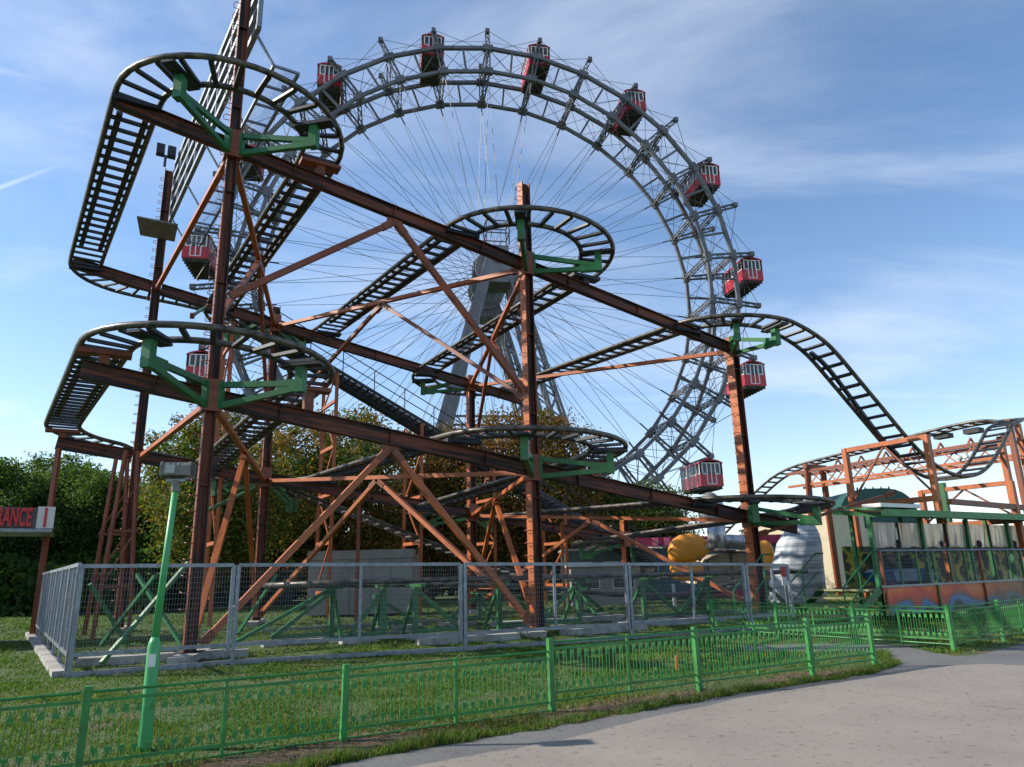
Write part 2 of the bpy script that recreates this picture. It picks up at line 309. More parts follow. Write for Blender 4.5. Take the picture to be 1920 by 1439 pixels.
h = (.018 + .075*rng.random(n)*vnoise(X, Y, 1.7, 5)**2*(.4+vnoise(X, Y, 5.3, 6)))*(1+.025*dist); w = .0032+.0008*dist
a = rng.uniform(0, 2*math.pi, n); lean = rng.normal(0, .5, (n, 2))*h[:, None]
V = np.zeros((n, 3, 3)); dx = np.cos(a)*w; dy = np.sin(a)*w
V[:, 0] = np.stack([X-dx, Y-dy, np.zeros(n)+.001], 1); V[:, 1] = np.stack([X+dx, Y+dy, np.zeros(n)+.001], 1); V[:, 2] = np.stack([X+lean[:, 0], Y+lean[:, 1], h], 1)
mi = (rng.random(n)*1.2 + vnoise(X, Y, .7, 8)*1.2).astype(int).clip(0, 2); mi[(rng.random(n) < .5) & (np.abs(VC+9.7) < .5)] = 2
tag(soup('lawn_grass', V.reshape(-1, 3), 3, GRASSM, mi, 'stuff'), 'short patchy green grass growing on the lawn', 'grass')
ed = np.array(edge); k = rng.integers(0, len(ed)-1, 15000); f = rng.random(15000)[:, None]; PT = ed[k]*(1-f)+ed[k+1]*f + np.abs(rng.normal(0, .11, 15000))[:, None]*np.array([-.5, .86]) + rng.normal(0, .05, (15000, 2))
PT = PT[(~in_road(PT[:, 0], PT[:, 1])) & (rng.random(15000) < .25+vnoise(PT[:, 0], PT[:, 1], 1.9, 21))]; n = len(PT); h = rng.uniform(.03, .11, n)*(.5+vnoise(PT[:, 0], PT[:, 1], 2.7, 22)); a = rng.uniform(0, 6.28, n); V = np.zeros((n, 3, 3)); dx = np.cos(a)*.007; dy = np.sin(a)*.007; ln_ = rng.normal(0, .45, (n, 2))*h[:, None]
V[:, 0] = np.stack([PT[:, 0]-dx, PT[:, 1]-dy, np.full(n, .002)], 1); V[:, 1] = np.stack([PT[:, 0]+dx, PT[:, 1]+dy, np.full(n, .002)], 1); V[:, 2] = np.stack([PT[:, 0]+ln_[:, 0], PT[:, 1]+ln_[:, 1], h], 1)
tag(soup('verge_tufts', V.reshape(-1, 3), 3, GRASSM, np.minimum((rng.random(n)*2.3).astype(int), 2), 'stuff'), 'longer ragged grass tufts along the edge of the path', 'grass')
n = 420; X = rng.uniform(-1, 14, n); Y = rng.uniform(5, 15, n); k = in_road(X, Y); X = X[k]; Y = Y[k]; n = len(X); a = rng.uniform(0, 6.28, n); s = rng.uniform(.006, .02, n); V = np.zeros((n, 4, 3))
for j in range(4): V[:, j, 0] = X+s*np.cos(a+j*1.57)*(1 if j % 2 else .45); V[:, j, 1] = Y+s*np.sin(a+j*1.57)*(1 if j % 2 else .45); V[:, j, 2] = .013+rng.uniform(0, .008, n)
tag(soup('road_litter', V.reshape(-1, 3), 4, BROWNS, rng.integers(0, 3, n), 'stuff'), 'scattered leaf scraps and grit lying on the road', 'leaves')
n = 7000; X = rng.uniform(-6, 8, n); Y = rng.uniform(5, 16, n); VC = (X-A0[0])*NV[0] + (Y-A0[1])*NV[1]
k = (~in_road(X, Y)) & (rng.random(n) < .2+.8*np.exp(-((VC+9.8)/.6)**2)); X = X[k]; Y = Y[k]; n = len(X)
a = rng.uniform(0, 6.28, n); s = rng.uniform(.012, .032, n); V = np.zeros((n, 4, 3))
for j in range(4):
    V[:, j, 0] = X + s*np.cos(a+j*math.pi/2)*(1 if j % 2 else .6); V[:, j, 1] = Y + s*np.sin(a+j*math.pi/2)*(1 if j % 2 else .6); V[:, j, 2] = .012 + rng.uniform(0, .03, n)
tag(soup('fallen_leaves', V.reshape(-1, 3), 4, BROWNS, rng.integers(0, 3, n), 'stuff'), 'dry brown leaves lying along the low green fence', 'leaves')
# ------------------------------------------------------------------ ferris wheel
SC = 30.48/32.69
WC = np.array([-2.31134, 79.19916, 33.80636])*SC + np.array([0, 0, EYE]); AZ = .17702; PH = -.00934
RO, RI, RT, WH = 30*SC, 26.604*SC, 30.48, 3.282*SC
wa = np.array([math.cos(AZ), math.sin(AZ), 0]); wn_ = np.array([-math.sin(AZ), math.cos(AZ), 0])
def wp(r, k, w, dz=0): t = PH + math.radians(12*k); return WC + r*(wa*math.sin(t) + Z3*math.cos(t)) + wn_*w
wheel = thing('ferris_wheel', (WC[0], WC[1], 0), 'giant grey steel ferris wheel with cable spokes behind the roller coaster', 'ferris wheel')
def lattice(b, p, q, w, d, side, nseg=6, t=.09):
    p = np.asarray(p); q = np.asarray(q); x = unit(q-p); s = unit(np.cross(x, side))
    c = [(-1, -1), (1, -1), (1, 1), (-1, 1)]; sd = unit(np.cross(s, x)); off = [s*a*w/2 + sd*b_*d/2 for a, b_ in c]
    for o in off: b.bar(p+o, q+o, t*1.3, t*1.3, up=side)
    for i in range(nseg):
        a0 = p+(q-p)*i/nseg; a1 = p+(q-p)*(i+1)/nseg
        for f in range(4):
            o0, o1 = (off[f], off[(f+1) % 4]) if i % 2 == 0 else (off[(f+1) % 4], off[f]); b.bar(a0+o0, a1+o1, t*.75, t*.75, up=side)
for w, nm in ((-WH, 'front'), (WH, 'rear')):
    for r, t in ((RO, .40), (RI, .36)):
        b = MB(); n_ = 30; vs = []
        for kk in range(60):
            rr = r if kk % 2 == 0 else r*math.cos(math.radians(6))
            for dr, dw in ((-t/2, -t/2), (t/2, -t/2), (t/2, t/2), (-t/2, t/2)): vs.append(wp(rr+dr, kk/2, w+dw))
        fs = []
        for kk in range(60):
            k2 = (kk+1) % 60
            for j in range(4): fs.append((kk*4+j, kk*4+(j+1) % 4, k2*4+(j+1) % 4, k2*4+j))
        b.add(vs, fs).build('rim_ring', M['wheel'], wheel)
    for kk in range(30):
        b = MB(); lattice(b, wp(RI, kk, w), wp(RO, kk, w), .45, .35, wn_, 4, .075); b.build('lattice_strut', M['wheel'], wheel)
        MB().bar(wp(RI*.995, kk+.5, w), wp(RO*.995, kk+.5, w), .22, .22, up=wn_).build('radial_strut', M['wheel'], wheel)
        for r in (RO, RI): MB().bar(wp(r, kk-.10, w), wp(r, kk+.10, w), .60, .72 if r == RI else .66, up=unit(wp(1, kk, 0)-WC)).build('gusset_plate', M['wheel'], wheel)
        b = MB(); lattice(b, wp(RO, kk, w), wp(RT, kk, w*.97), .42, .3, wn_, 5, .075); b.bar(wp(RT-.15, kk, w-.25), wp(RT-.15, kk, w+.25), .5, .5); b.build('gondola_arm', M['wheel'], wheel)
    b = MB()
    for kk in range(30):
        for dk in (0, .5):
            b.tube([wp(RI, kk+dk, w), wp(RO, kk+dk+.5, w)], .03, 4); b.tube([wp(RO, kk+dk, w), wp(RI, kk+dk+.5, w)], .03, 4)
        b.tube([wp(RT, kk, w), wp(RO, kk+.8, w)], .035, 4); b.tube([wp(RT, kk, w), wp(RO, kk-.8, w)], .035, 4); b.tube([wp(RO+.9, kk, w), wp(RO+.9, kk+1, w)], .028, 4)
    b.build('bracing_cables', M['cable'], wheel)['kind'] = 'stuff'
    b = MB()
    for kk in range(30):
        for s_, hw in ((1, .45), (-1, 1.0)):
            t = PH + math.radians(12*kk + s_*38); b.tube([wp(RI-.3, kk, w), WC + 1.9*(wa*math.sin(t)+Z3*math.cos(t)) + wn_*w*hw*1.15], .026, 4)
        b.tube([wp(RI-.3, kk, w), wp(RI-1.6, kk, w*.97)], .09, 5)
    b.build('cable_spokes', M['cable'], wheel)['kind'] = 'stuff'
for kk in range(30):
    for r in (RO, RI): b = MB(); lattice(b, wp(r, kk, -WH), wp(r, kk, WH), .4, .4, Z3 if abs(math.sin(math.radians(12*kk))) > .5 else wa, 7, .08); b.build('cross_strut', M['wheel'], wheel)
b = MB()
for kk in range(30):
    for r0, r1 in ((RO, RI), (RI, RO)): b.tube([wp(r0, kk, -WH), wp(r1, kk, WH)], .035, 4)
    b.tube([wp(RO, kk, -WH), wp(RO, kk+1, WH)], .03, 4); b.tube([wp(RO, kk, WH), wp(RO, kk+1, -WH)], .03, 4); b.tube([wp(RI, kk, -WH), wp(RI, kk+1, WH)], .03, 4)
b.build('cross_cables', M['cable'], wheel)['kind'] = 'stuff'
b = MB()
for w in (-1.15*WH, -.45*WH, .45*WH, 1.15*WH):
    b.add([wp(rr, kk/1.0, w+dw) for kk in range(0, 30) for rr, dw in ((.7, -.12), (2.1, -.12), (2.1, .12), (.7, .12))], [(kk*4+j, kk*4+(j+1) % 4, ((kk+1) % 30)*4+(j+1) % 4, ((kk+1) % 30)*4+j) for kk in range(30) for j in range(4)])
b.tube([WC-wn_*6.6, WC+wn_*6.6], .75, 16); b.build('hub', M['wheelL'], wheel)
for sgn in (-1, 1):
    top = WC + wn_*sgn*(WH+2.0); legs = []
    for a_, c_ in ((-1, -1), (1, -1), (1, 1), (-1, 1)):
        t0 = top + wa*a_*1.5 + wn_*c_*1.0 - Z3*2.4; f0 = WC*[1, 1, 0] + wn_*sgn*(WH+2.6) + wa*a_*9.5 + wn_*c_*3.0; legs.append((t0, f0))
        b = MB(); x = unit(f0-t0); s_ = unit(np.cross(x, wn_)); d_ = np.cross(s_, x); Lg = np.linalg.norm(f0-t0); hw = .55
        for e_ in (-1, 1):
            for g_ in (-1, 1): b.bar(t0+s_*e_*hw*.7+d_*g_*hw, f0+s_*e_*hw*1.35+d_*g_*hw, .24, .24, up=wn_)
        ns = 22
        for i in range(ns):
            for e_ in (-1, 1):
                g0 = 1 if i % 2 else -1; l0 = hw*(.7+.65*i/ns); l1 = hw*(.7+.65*(i+1)/ns)
                b.bar(t0+x*Lg*i/ns+s_*e_*l0+d_*g0*hw, t0+x*Lg*(i+1)/ns+s_*e_*l1-d_*g0*hw, .13, .13, up=wn_)
                b.bar(t0+x*Lg*i/ns+s_*l0*g0+d_*e_*hw, t0+x*Lg*(i+1)/ns-s_*l1*g0+d_*e_*hw, .13, .13, up=s_)
        if a_ == -1 and c_*sgn == 1 or (a_ == -1 and sgn == -1 and c_ == -1): b.bar(t0+s_*.1-d_*hw*1.05, f0+s_*.1-d_*hw*1.05, 1.0, .06, up=d_)
        b.build('tower_leg', M['wheelL'], wheel)
    b = MB()
    for f in (.52, .70):
        pts = [t0*(1-f)+f0*f for t0, f0 in legs]
        for i in range(4):
            p, q = pts[i], pts[(i+1) % 4]
            for dz in (0, 1.3): b.bar(p+Z3*dz, q+Z3*dz, .2)
            for j in range(10):
                a0 = p+(q-p)*j/10; a1 = p+(q-p)*(j+1)/10; b.bar(a0+Z3*1.3*(j % 2), a1+Z3*1.3*(1-j % 2), .11)
    b.build('tower_cross_truss', M['wheelL'], wheel)
    c = top; vs = []
    for z_, hx, hy in ((-2.9, 2.1, 1.5), (.9, 1.05, 1.1), (1.3, 1.15, 1.2)):
        for a_, c_ in ((-1, -1), (1, -1), (1, 1), (-1, 1)): vs.append(c + wa*a_*hx + wn_*c_*hy + Z3*z_)
    b = MB(); b.add(vs, [(3, 2, 1, 0), (8, 9, 10, 11)] + [(r*4+j, r*4+(j+1) % 4, r*4+4+(j+1) % 4, r*4+4+j) for r in range(2) for j in range(4)]); b.build('tower_head', M['wheelL'], wheel)
    b = MB()
    for a_, c_ in ((-1, -1), (1, -1), (1, 1), (-1, 1)): b.bar(c+wa*a_*1.2+wn_*c_*1+Z3*1.5, c+wa*a_*1.2+wn_*c_*1+Z3*4.2, .12)
    for z_ in (2.8, 4.2):
        for a_ in (-1, 1): b.bar(c+wa*1.2*a_-wn_+Z3*z_, c+wa*1.2*a_+wn_+Z3*z_, .1); b.bar(c-wa*1.2+wn_*a_+Z3*z_, c+wa*1.2+wn_*a_+Z3*z_, .1)
    b.build('tower_top_cage', M['wheel'], wheel)
# gondola prototype meshes, local: x across, y along the axle, z up, origin at the pivot on the roof
GW, GL, GH = 1.28, 2.55, 3.0
def gm(name, fn, m_): b = MB(); fn(b); return (name, b.mesh(name, m_))
def roofb(b):
    for i in range(6):
        t0, t1 = -1+i/3, -1+(i+1)/3; f = lambda t: -.12-.34*abs(t)**2.2
        b.add([(t0*GW*1.04, -GL*1.02, f(t0)), (t1*GW*1.04, -GL*1.02, f(t1)), (t1*GW*1.04, GL*1.02, f(t1)), (t0*GW*1.04, GL*1.02, f(t0)), (t0*GW*1.04, -GL*1.02, f(t0)-.16), (t1*GW*1.04, -GL*1.02, f(t1)-.16), (t1*GW*1.04, GL*1.02, f(t1)-.16), (t0*GW*1.04, GL*1.02, f(t0)-.16)], [(0, 1, 2, 3), (7, 6, 5, 4), (0, 4, 5, 1), (2, 6, 7, 3), (1, 5, 6, 2), (3, 7, 4, 0)])
    b.box(-.3, .3, -GL-.02, -GL+.3, -.15, .12); b.box(-.3, .3, GL-.3, GL+.02, -.15, .12)
ZS = -1.72
GP = [gm('roof', roofb, M['red']), gm('lower_body', lambda b: b.box(-GW, GW, -GL, GL, -GH, ZS), M['red']), gm('interior_wall', lambda b: b.box(-GW+.12, GW-.12, -GL+.12, GL-.12, ZS, -.5), M['glass'])]
def under(b):
    b.box(-GW*.9, GW*.9, -GL*.96, GL*.96, -GH-.18, -GH)
    for y in np.linspace(-GL*.9, GL*.9, 8): b.box(-GW*.95, GW*.95, y-.06, y+.06, -GH-.3, -GH-.18)
    for x in (-.8, .8): b.box(x-.07, x+.07, -GL, GL, -GH-.36, -GH-.3)
GP.append(gm('underframe', under, M['under'])); GP.append(gm('hanger', lambda b: b.tube([(0, -WH-.2, .12), (0, WH+.2, .12)], .12, 8), M['wheel']))
def side_frame(b, s_):
    if True:
        x0, x1 = (GW-.10, GW+.01) if s_ > 0 else (-GW-.01, -GW+.10)
        b.box(x0, x1, -GL, GL, ZS, ZS+.12); b.box(x0, x1, -GL, GL, -.62, -.42)
        for y in np.linspace(-GL+.07, GL-.07, 7): b.box(x0, x1, y-.07, y+.07, ZS+.12, -.62)
GP.append(gm('side_window_frame', lambda b: side_frame(b, -1), M['white'])); GP.append(gm('side_window_frame', lambda b: side_frame(b, 1), M['white']))
def end_frame(b, s_):
    if True:
        y0, y1 = (GL-.1, GL+.02) if s_ > 0 else (-GL-.02, -GL+.1)
        for x in (-.98, -.46, 0, .46, .98): b.box(x-.065, x+.065, y0, y1, ZS, -.6)
        b.box(-1.04, 1.04, y0, y1, -.6, -.5)
        for xa, xb in ((-1.0, -.5), (.5, 1.0)): b.box(xa, xb, y0, y1, ZS-.02, ZS+.10)
        for x in (-.5, 0, .5): b.box(x-.055, x+.055, y0, y1, -2.72, ZS)
        b.box(-.5, .5, y0, y1, -2.80, -2.72)
GP.append(gm('door_frame', lambda b: end_frame(b, -1), M['white'])); GP.append(gm('door_frame', lambda b: end_frame(b, 1), M['white'])); GP.append(gm('end_corner_panel', lambda b: [b.box(s_*GW-.12 if s_ > 0 else -GW, GW if s_ > 0 else -GW+.12, y0, y1, ZS, -.45) for s_ in (-1, 1) for y0, y1 in ((-GL, -GL+.11), (GL-.11, GL))], M['red']))
pane_s = gm('side_pane', lambda b: b.box(-.012, .012, -.30, .30, 0, .98), M['glass'])[1]; pane_e = gm('end_pane', lambda b: b.box(-.16, .16, -.012, .012, 0, .98), M['glass'])[1]
GLAB = {-9: 'lowest red gondola on the left, beside the front left column', -7: 'red gondola low on the left side with its dark underside showing', -5: 'red gondola on the upper left, mostly hidden behind the tall column',
        -3: 'red gondola at the upper left of the wheel by the highest track curve', -1: 'red gondola left of the topmost arm of the wheel', 1: 'red gondola just right of the topmost arm of the wheel',
        3: 'red gondola high on the right, third down from the top', 5: 'red gondola on the right side, above the widest point of the wheel', 7: 'red gondola at the far right of the wheel, above the track crest',
        9: 'red gondola half behind the right orange column', 11: 'lowest red gondola on the right, showing its row of side windows'}
for k in sorted(GLAB):
    o = thing('gondola', wp(RT, k, 0), GLAB[k], 'gondola', 'gondolas on the ferris wheel'); o.rotation_euler = (0, 0, AZ)
    for nm, me in GP:
        c = bpy.data.objects.new(nm, me); COL.objects.link(c); c.parent = o
    for s_ in (-1, 1):
        for y in np.linspace(-GL+.07, GL-.07, 7)[:-1]+.3975:
            c = bpy.data.objects.new('window_pane', pane_s); COL.objects.link(c); c.parent = o; c.location = (s_*(GW-.05), y, ZS+.12)
        for x in (-.72, -.23, .23, .72):
            c = bpy.data.objects.new('window_pane', pane_e); COL.objects.link(c); c.parent = o; c.location = (x, s_*(GL-.05), ZS+.10)
# ------------------------------------------------------------------ roller coaster
coaster = thing('roller_coaster', W(0, 0, 0), 'rust orange roller coaster with stacked hairpin track on steel columns', 'roller coaster')
GA, RR = .96, 2.2
cols = {'A': (0, 0, 19.5), 'B': (8.6, 0, 13.45), 'C': (17.25, 0, 9.5), 'D': (-.8, 11.5, 17.4), 'E': (3.65, 11.5, 12.4), 'F': (12.6, 11.5, 10.25), 'G': (21.2, 11.5, 4.2)}
def rungs(b, l):
    for i, x in enumerate(np.arange(1.0, l-.2, .34)):
        b.tube([(x, -.11, .12), (x, -.115, .26), (x+.02, 0, .28), (x, .115, .26), (x, .11, .12)], .011, 5, up=(1, 0, 0))
fu = lambda u: 12.12-.167*u; fl = lambda u: 5.64-.139*u; bu = lambda u: 12.28-.17*u; bl = lambda u: 5.85-.13*u
for c, (u, v, h_) in cols.items():
    wcol = {'A': .25, 'B': .29, 'C': .33}.get(c, .30)
    x = Z3; z = -E3; y = np.cross(z, x); bb = MB(); w = wcol; t = .03
    bb.box(0, h_, -w/2, w/2, -w/2, -w/2+t); bb.box(0, h_, -.012, .012, -w/2+t, w/2-t); bb.box(0, h_, -w/2, w/2, w/2-t, w/2-.004); bb.box(-.03, 0, -.32, .32, -.32, .32)
    for xs in np.arange(1.2, h_-.4, 2.4): bb.box(xs, xs+.02, -w/2+.015, w/2-.015, -w/2+t, w/2-t)
    co_ = place('column', bb.mesh('column', M['grain']), coaster, frame(x, y, z, W(u, v, .03)))
    if c != 'G': bb = MB(); rungs(bb, h_); r_ = bb.build('climbing_rungs', M['rust'], co_, raw=True); r_['kind'] = 'stuff'
    bb = MB(); bb.box(.0, h_, -wcol/2-.001, wcol/2+.001, wcol/2-.003, wcol/2+.004); bb.build('flange_plate', M['orange'] if c in 'BCFG' else M['rust'], co_, raw=True)  # darker red on columns A, D and E imitates shade on these plates
for (p0, p1) in ((W(-2.6, 0, fu(-2.6)), W(-.15, 0, fu(-.15))), (W(.15, 0, fu(.15)), W(8.45, 0, fu(8.45))), (W(8.75, 0, fu(8.75)), W(17.1, 0, fu(17.1)))):
    axis_obj('main_beam', ibeam(.20, .36), M['grain'], p0, p1, coaster)
for (p0, p1) in ((W(-2.6, 0, fl(-2.6)), W(-.15, 0, fl(-.15))), (W(.15, 0, fl(.15)), W(8.45, 0, fl(8.45))), (W(8.75, 0, fl(8.75)), W(17.1, 0, fl(17.1))), (W(17.4, 0, fl(17.4)), W(19.6, 0, fl(19.6)))):
    axis_obj('main_beam', ibeam(.22, .40), M['grain'], p0, p1, coaster)
for (u0, u1) in ((-3.6, -.96), (-.64, 3.49), (3.81, 12.44), (12.76, 15.4)): axis_obj('main_beam', ibeam(.22, .42), M['grain'], W(u0, 11.5, bu(u0)), W(u1, 11.5, bu(u1)), coaster)
for (u0, u1) in ((-3.3, -.96), (-.64, 3.49), (3.81, 12.44), (12.76, 21.0)): axis_obj('main_beam', ibeam(.22, .42), M['grain'], W(u0, 11.5, bl(u0)), W(u1, 11.5, bl(u1)), coaster)
axis_obj('outer_post', square(.14), M['rust'], W(-3.2, 11.3, 0), W(-3.2, 11.3, bl(-3.2)-.2), coaster)
def strut(p, q, w=.16, m_='orange', name='strut'):
    w *= .84; L_ = float(np.linalg.norm(np.subtract(q, p)))
    o_ = axis_obj(name, square(w, w*.9), M[m_], p, q, coaster)
    for x_ in (0, L_-.34):
        b_ = MB().box(x_, x_+.34, -w*.5-.012, w*.5+.012, -.09, .09)
        for bx_ in (.06, .17, .28): b_.box(x_+bx_-.018, x_+bx_+.018, -w*.5-.026, -w*.5-.012, -.05, -.014); b_.box(x_+bx_-.018, x_+bx_+.018, -w*.5-.026, -w*.5-.012, .014, .05)
        b_.build('end_plate', M['rust'], o_, raw=True)
    return o_
def V(c, lv, f=fu): u, v, _ = cols[c]; return W(u, v, lv)
pairs = [('A', 'D'), ('A', 'E'), ('E', 'B'), ('B', 'F'), ('F', 'C')]
for a, c in pairs:
    za = fu(cols[a][0]) if cols[a][1] == 0 else bu(cols[a][0]); zc_ = fu(cols[c][0]) if cols[c][1] == 0 else bu(cols[c][0])
    la = fl(cols[a][0]) if cols[a][1] == 0 else bl(cols[a][0]); lc = fl(cols[c][0]) if cols[c][1] == 0 else bl(cols[c][0])
    p, q = V(a, za-.1), V(c, zc_-.1); d = unit(q-p)*.2; p = p+d; q = q-d
    strut(p, q, .17); mid = (p+q)/2 - Z3*.12
    if a + c not in ('AD', 'FC'):
        strut(mid-d*.3, V(a, la+2.1)+d, .15, 'rust', 'diagonal_brace'); strut(mid+d*.3, V(c, lc+2.1)-d, .15, 'rust', 'diagonal_brace')
    p, q = V(a, la-.1)+d, V(c, lc-.1)-d; strut(p, q, .17); mid = (p+q)/2 - Z3*.12
    if a + c != 'AD':
        strut(mid-d*.3, V(a, .35)+d, .17, 'orange', 'diagonal_brace'); strut(mid+d*.3, V(c, .35)-d, .17, 'orange', 'diagonal_brace')
for f, ze, zz in ((fu, (8.16, 6.69), 0), (fl, (.3, .3), 0)):
    ap = W(4.33, .0, f(4.33)-.24); MB().bar(ap-E3*.22-Z3*.06, ap+E3*.22-Z3*.06, .06, .22).build('gusset_plate', M['rust'], coaster)
    strut(ap-E3*.08-Z3*.1, W(.22, 0, ze[0]), .19, 'orange' if f is fl else 'rust', 'diagonal_brace'); strut(ap+E3*.08-Z3*.1, W(8.4, 0, ze[1]), .19, 'orange' if f is fl else 'rust', 'diagonal_brace')
strut(W(17.45, -.1, 2.67), W(22.1, -2.2, 4.0), .13, 'rust')
# ---- track
TIES = []
def arc(cu, cv, a0, a1, z0, z1, r=RR, n=22):
    return [(cu+r*math.cos(math.radians(a0+(a1-a0)*i/n)), cv+r*math.sin(math.radians(a0+(a1-a0)*i/n)), z0+(z1-z0)*i/n) for i in range(n+1)]
def line(p, q, n=14): return [tuple(np.asarray(p)*(1-i/n)+np.asarray(q)*i/n) for i in range(n+1)]
def cr(pts, n=8):
    P = [np.asarray(p, float) for p in pts]; P = [2*P[0]-P[1]] + P + [2*P[-1]-P[-2]]; out = []
    for i in range(1, len(P)-2):
        for k in range(n):
            t = k/n; a, b_, c_, d_ = P[i-1:i+3]; out.append(tuple(.5*((2*b_)+(c_-a)*t+(2*a-5*b_+4*c_-d_)*t*t+(3*b_-a-3*c_+d_)*t**3)))
    return out + [tuple(P[-2])]
def smooth_path(secs):
    out = []
    for s_ in secs:
        for p in s_:
            if not out or np.linalg.norm(np.subtract(p, out[-1])) > .05: out.append(p)
    P = np.array(out); Zs = P[:, 2].copy()
    for _ in range(14): Zs[1:-1] = .25*Zs[:-2]+.5*Zs[1:-1]+.25*Zs[2:]
    P[:, 2] = Zs
    for _ in range(2): P[1:-1, :2] = .25*P[:-2, :2]+.5*P[1:-1, :2]+.25*P[2:, :2]
    return P
def track(secs, rail_m='rail', spacing=.52, extra=True, name='rail', smooth=True):
    P = smooth_path(secs) if smooth else np.array([p for s_ in secs for p in s_]); Wd = np.array([W(*p) for p in P]); T = np.gradient(Wd, axis=0); T /= np.linalg.norm(T, axis=1)[:, None]
    Lt = np.cross(T, Z3); Lt /= np.linalg.norm(Lt, axis=1)[:, None]; Up = np.cross(Lt, T)
    cur = np.array(P[:, 2]); chunk = 60
    for i0 in range(0, len(Wd)-1, chunk):
        sl = slice(i0, min(i0+chunk+1, len(Wd)))
        if len(Wd[sl]) < 2: continue
        for s_ in (-1, 1): MB().tube(Wd[sl] + Lt[sl]*s_*GA/2, .072, 10).build(name, M[rail_m], coaster, smooth=True)
    seg = np.linalg.norm(np.diff(Wd, axis=0), axis=1); S = np.concatenate([[0], np.cumsum(seg)])
    for s_ in np.arange(.3, S[-1], spacing):
        i = min(np.searchsorted(S, s_), len(Wd)-1); i = max(i, 1); f = (s_-S[i-1])/(S[i]-S[i-1]); c = Wd[i-1]*(1-f)+Wd[i]*f
        TIES.append((c - Up[i]*.05, T[i], Lt[i], Up[i]))
    return Wd, T, Lt, Up, S
up_secs = [line((24.5, 13.7, 1.95), (3.0, 13.7, 12.19), 30), cr([(3.0, 13.7, 12.19), (1.5, 13.7, 12.75), (-1.0, 13.7, 12.95)]), arc(-1.0, 11.5, 90, 180, 12.95, 12.9), line((-3.2, 11.5, 12.9), (-2.2, 0, 12.75)),
           arc(0, 0, 180, 360, 12.75, 12.45), line((2.2, 0, 12.45), (1.45, 11.5, 11.95)), arc(3.65, 11.5, 180, 0, 11.95, 11.8), line((5.85, 11.5, 11.8), (6.4, 0, 11.35)), arc(8.6, 0, 180, 360, 11.35, 10.9),
           line((10.8, 0, 10.85), (10.4, 11.5, 10.55)), arc(12.6, 11.5, 180, 0, 10.5, 10.2), line((14.8, 11.5, 10.2), (15.05, 0, 9.75)), arc(17.25, 0, 180, 270, 9.75, 9.42, n=14),
           cr([(17.3, -2.2, 9.42), (18.6, -2.2, 9.05), (19.97, -2.2, 8.25), (22.21, -2.2, 6.15), (23.87, -2.2, 5.1), (25.2, -2.2, 4.72), (26.6, -2.2, 4.72), (28.0, -2.2, 5.2), (29.38, -2.2, 6.3), (30.4, -2.2, 7.1)], 6),
           arc(30.9, 0, -90, 0, 7.3, 7.95, n=12), cr([(33.1, 0, 7.95), (33.1, 4, 7.6), (33.1, 8.9, 7.25), (33.1, 10.9, 6.95), (33.1, 12.8, 6.1), (33.1, 15.5, 4.4), (33.1, 18, 2.8)], 8)]
lo_secs = [cr([(17, 13.2, 1.3), (13.2, 13, 2.25), (9.1, 13, 3.77), (6, 13, 4.75), (3, 13.2, 5.75), (-1.0, 13.5, 6.5)], 8), arc(-1.0, 11.3, 90, 180, 6.6, 6.9), line((-3.2, 11.3, 6.9), (-2.2, 0, 6.55)),
           arc(0, 0, 180, 360, 6.55, 6.3), line((2.2, 0, 6.25), (1.45, 11.5, 5.6)), arc(3.65, 11.5, 180, 0, 5.6, 5.5), line((5.85, 11.5, 5.5), (6.4, 0, 5.25)), arc(8.6, 0, 180, 360, 5.2, 4.9),
           line((10.8, 0, 4.9), (10.4, 11.5, 4.45)), arc(12.6, 11.5, 180, 0, 4.45, 4.2), line((14.8, 11.5, 4.2), (15.05, 0, 3.75)), arc(17.25, 0, 180, 360, 3.75, 3.5), line((19.45, 0, 3.45), (19.0, 11.5, 3.0)), arc(21.2, 11.5, 180, 0, 3.0, 2.7), line((23.4, 11.5, 2.7), (23.4, 6, 2.3))]
TU = track(up_secs); TL = track(lo_secs)
g_secs = [line((20.5, 1.0, 1.42), (4.6, 1.0, 1.5), 20), arc(4.6, 3.0, 270, 90, 1.5, 1.4, 2.0), line((4.6, 5.0, 1.4), (11, 5.0, 1.2)), cr([(11, 5, 1.2), (15, 4.6, .75), (18, 3.6, .7), (21, 3.6, 1.1)], 10)]
TG = track(g_secs)
# ties: the nearest 300 one by one, the others joined
tm = MB().box(-.43, .43, -.055, .055, -.04, .03).mesh('tie', M['tie'])
TIES.sort(key=lambda t: float(np.linalg.norm(t[0]-O3)))
for c, T, l_, u_ in TIES[:300]: place('tie', tm, coaster, frame(l_, T, u_, c))
b = MB()
for c, T, l_, u_ in TIES[300:]: b.bar(c-l_*.43, c+l_*.43, .1, .06, up=u_)
b.build('far_ties', M['tie'], coaster)['kind'] = 'stuff'
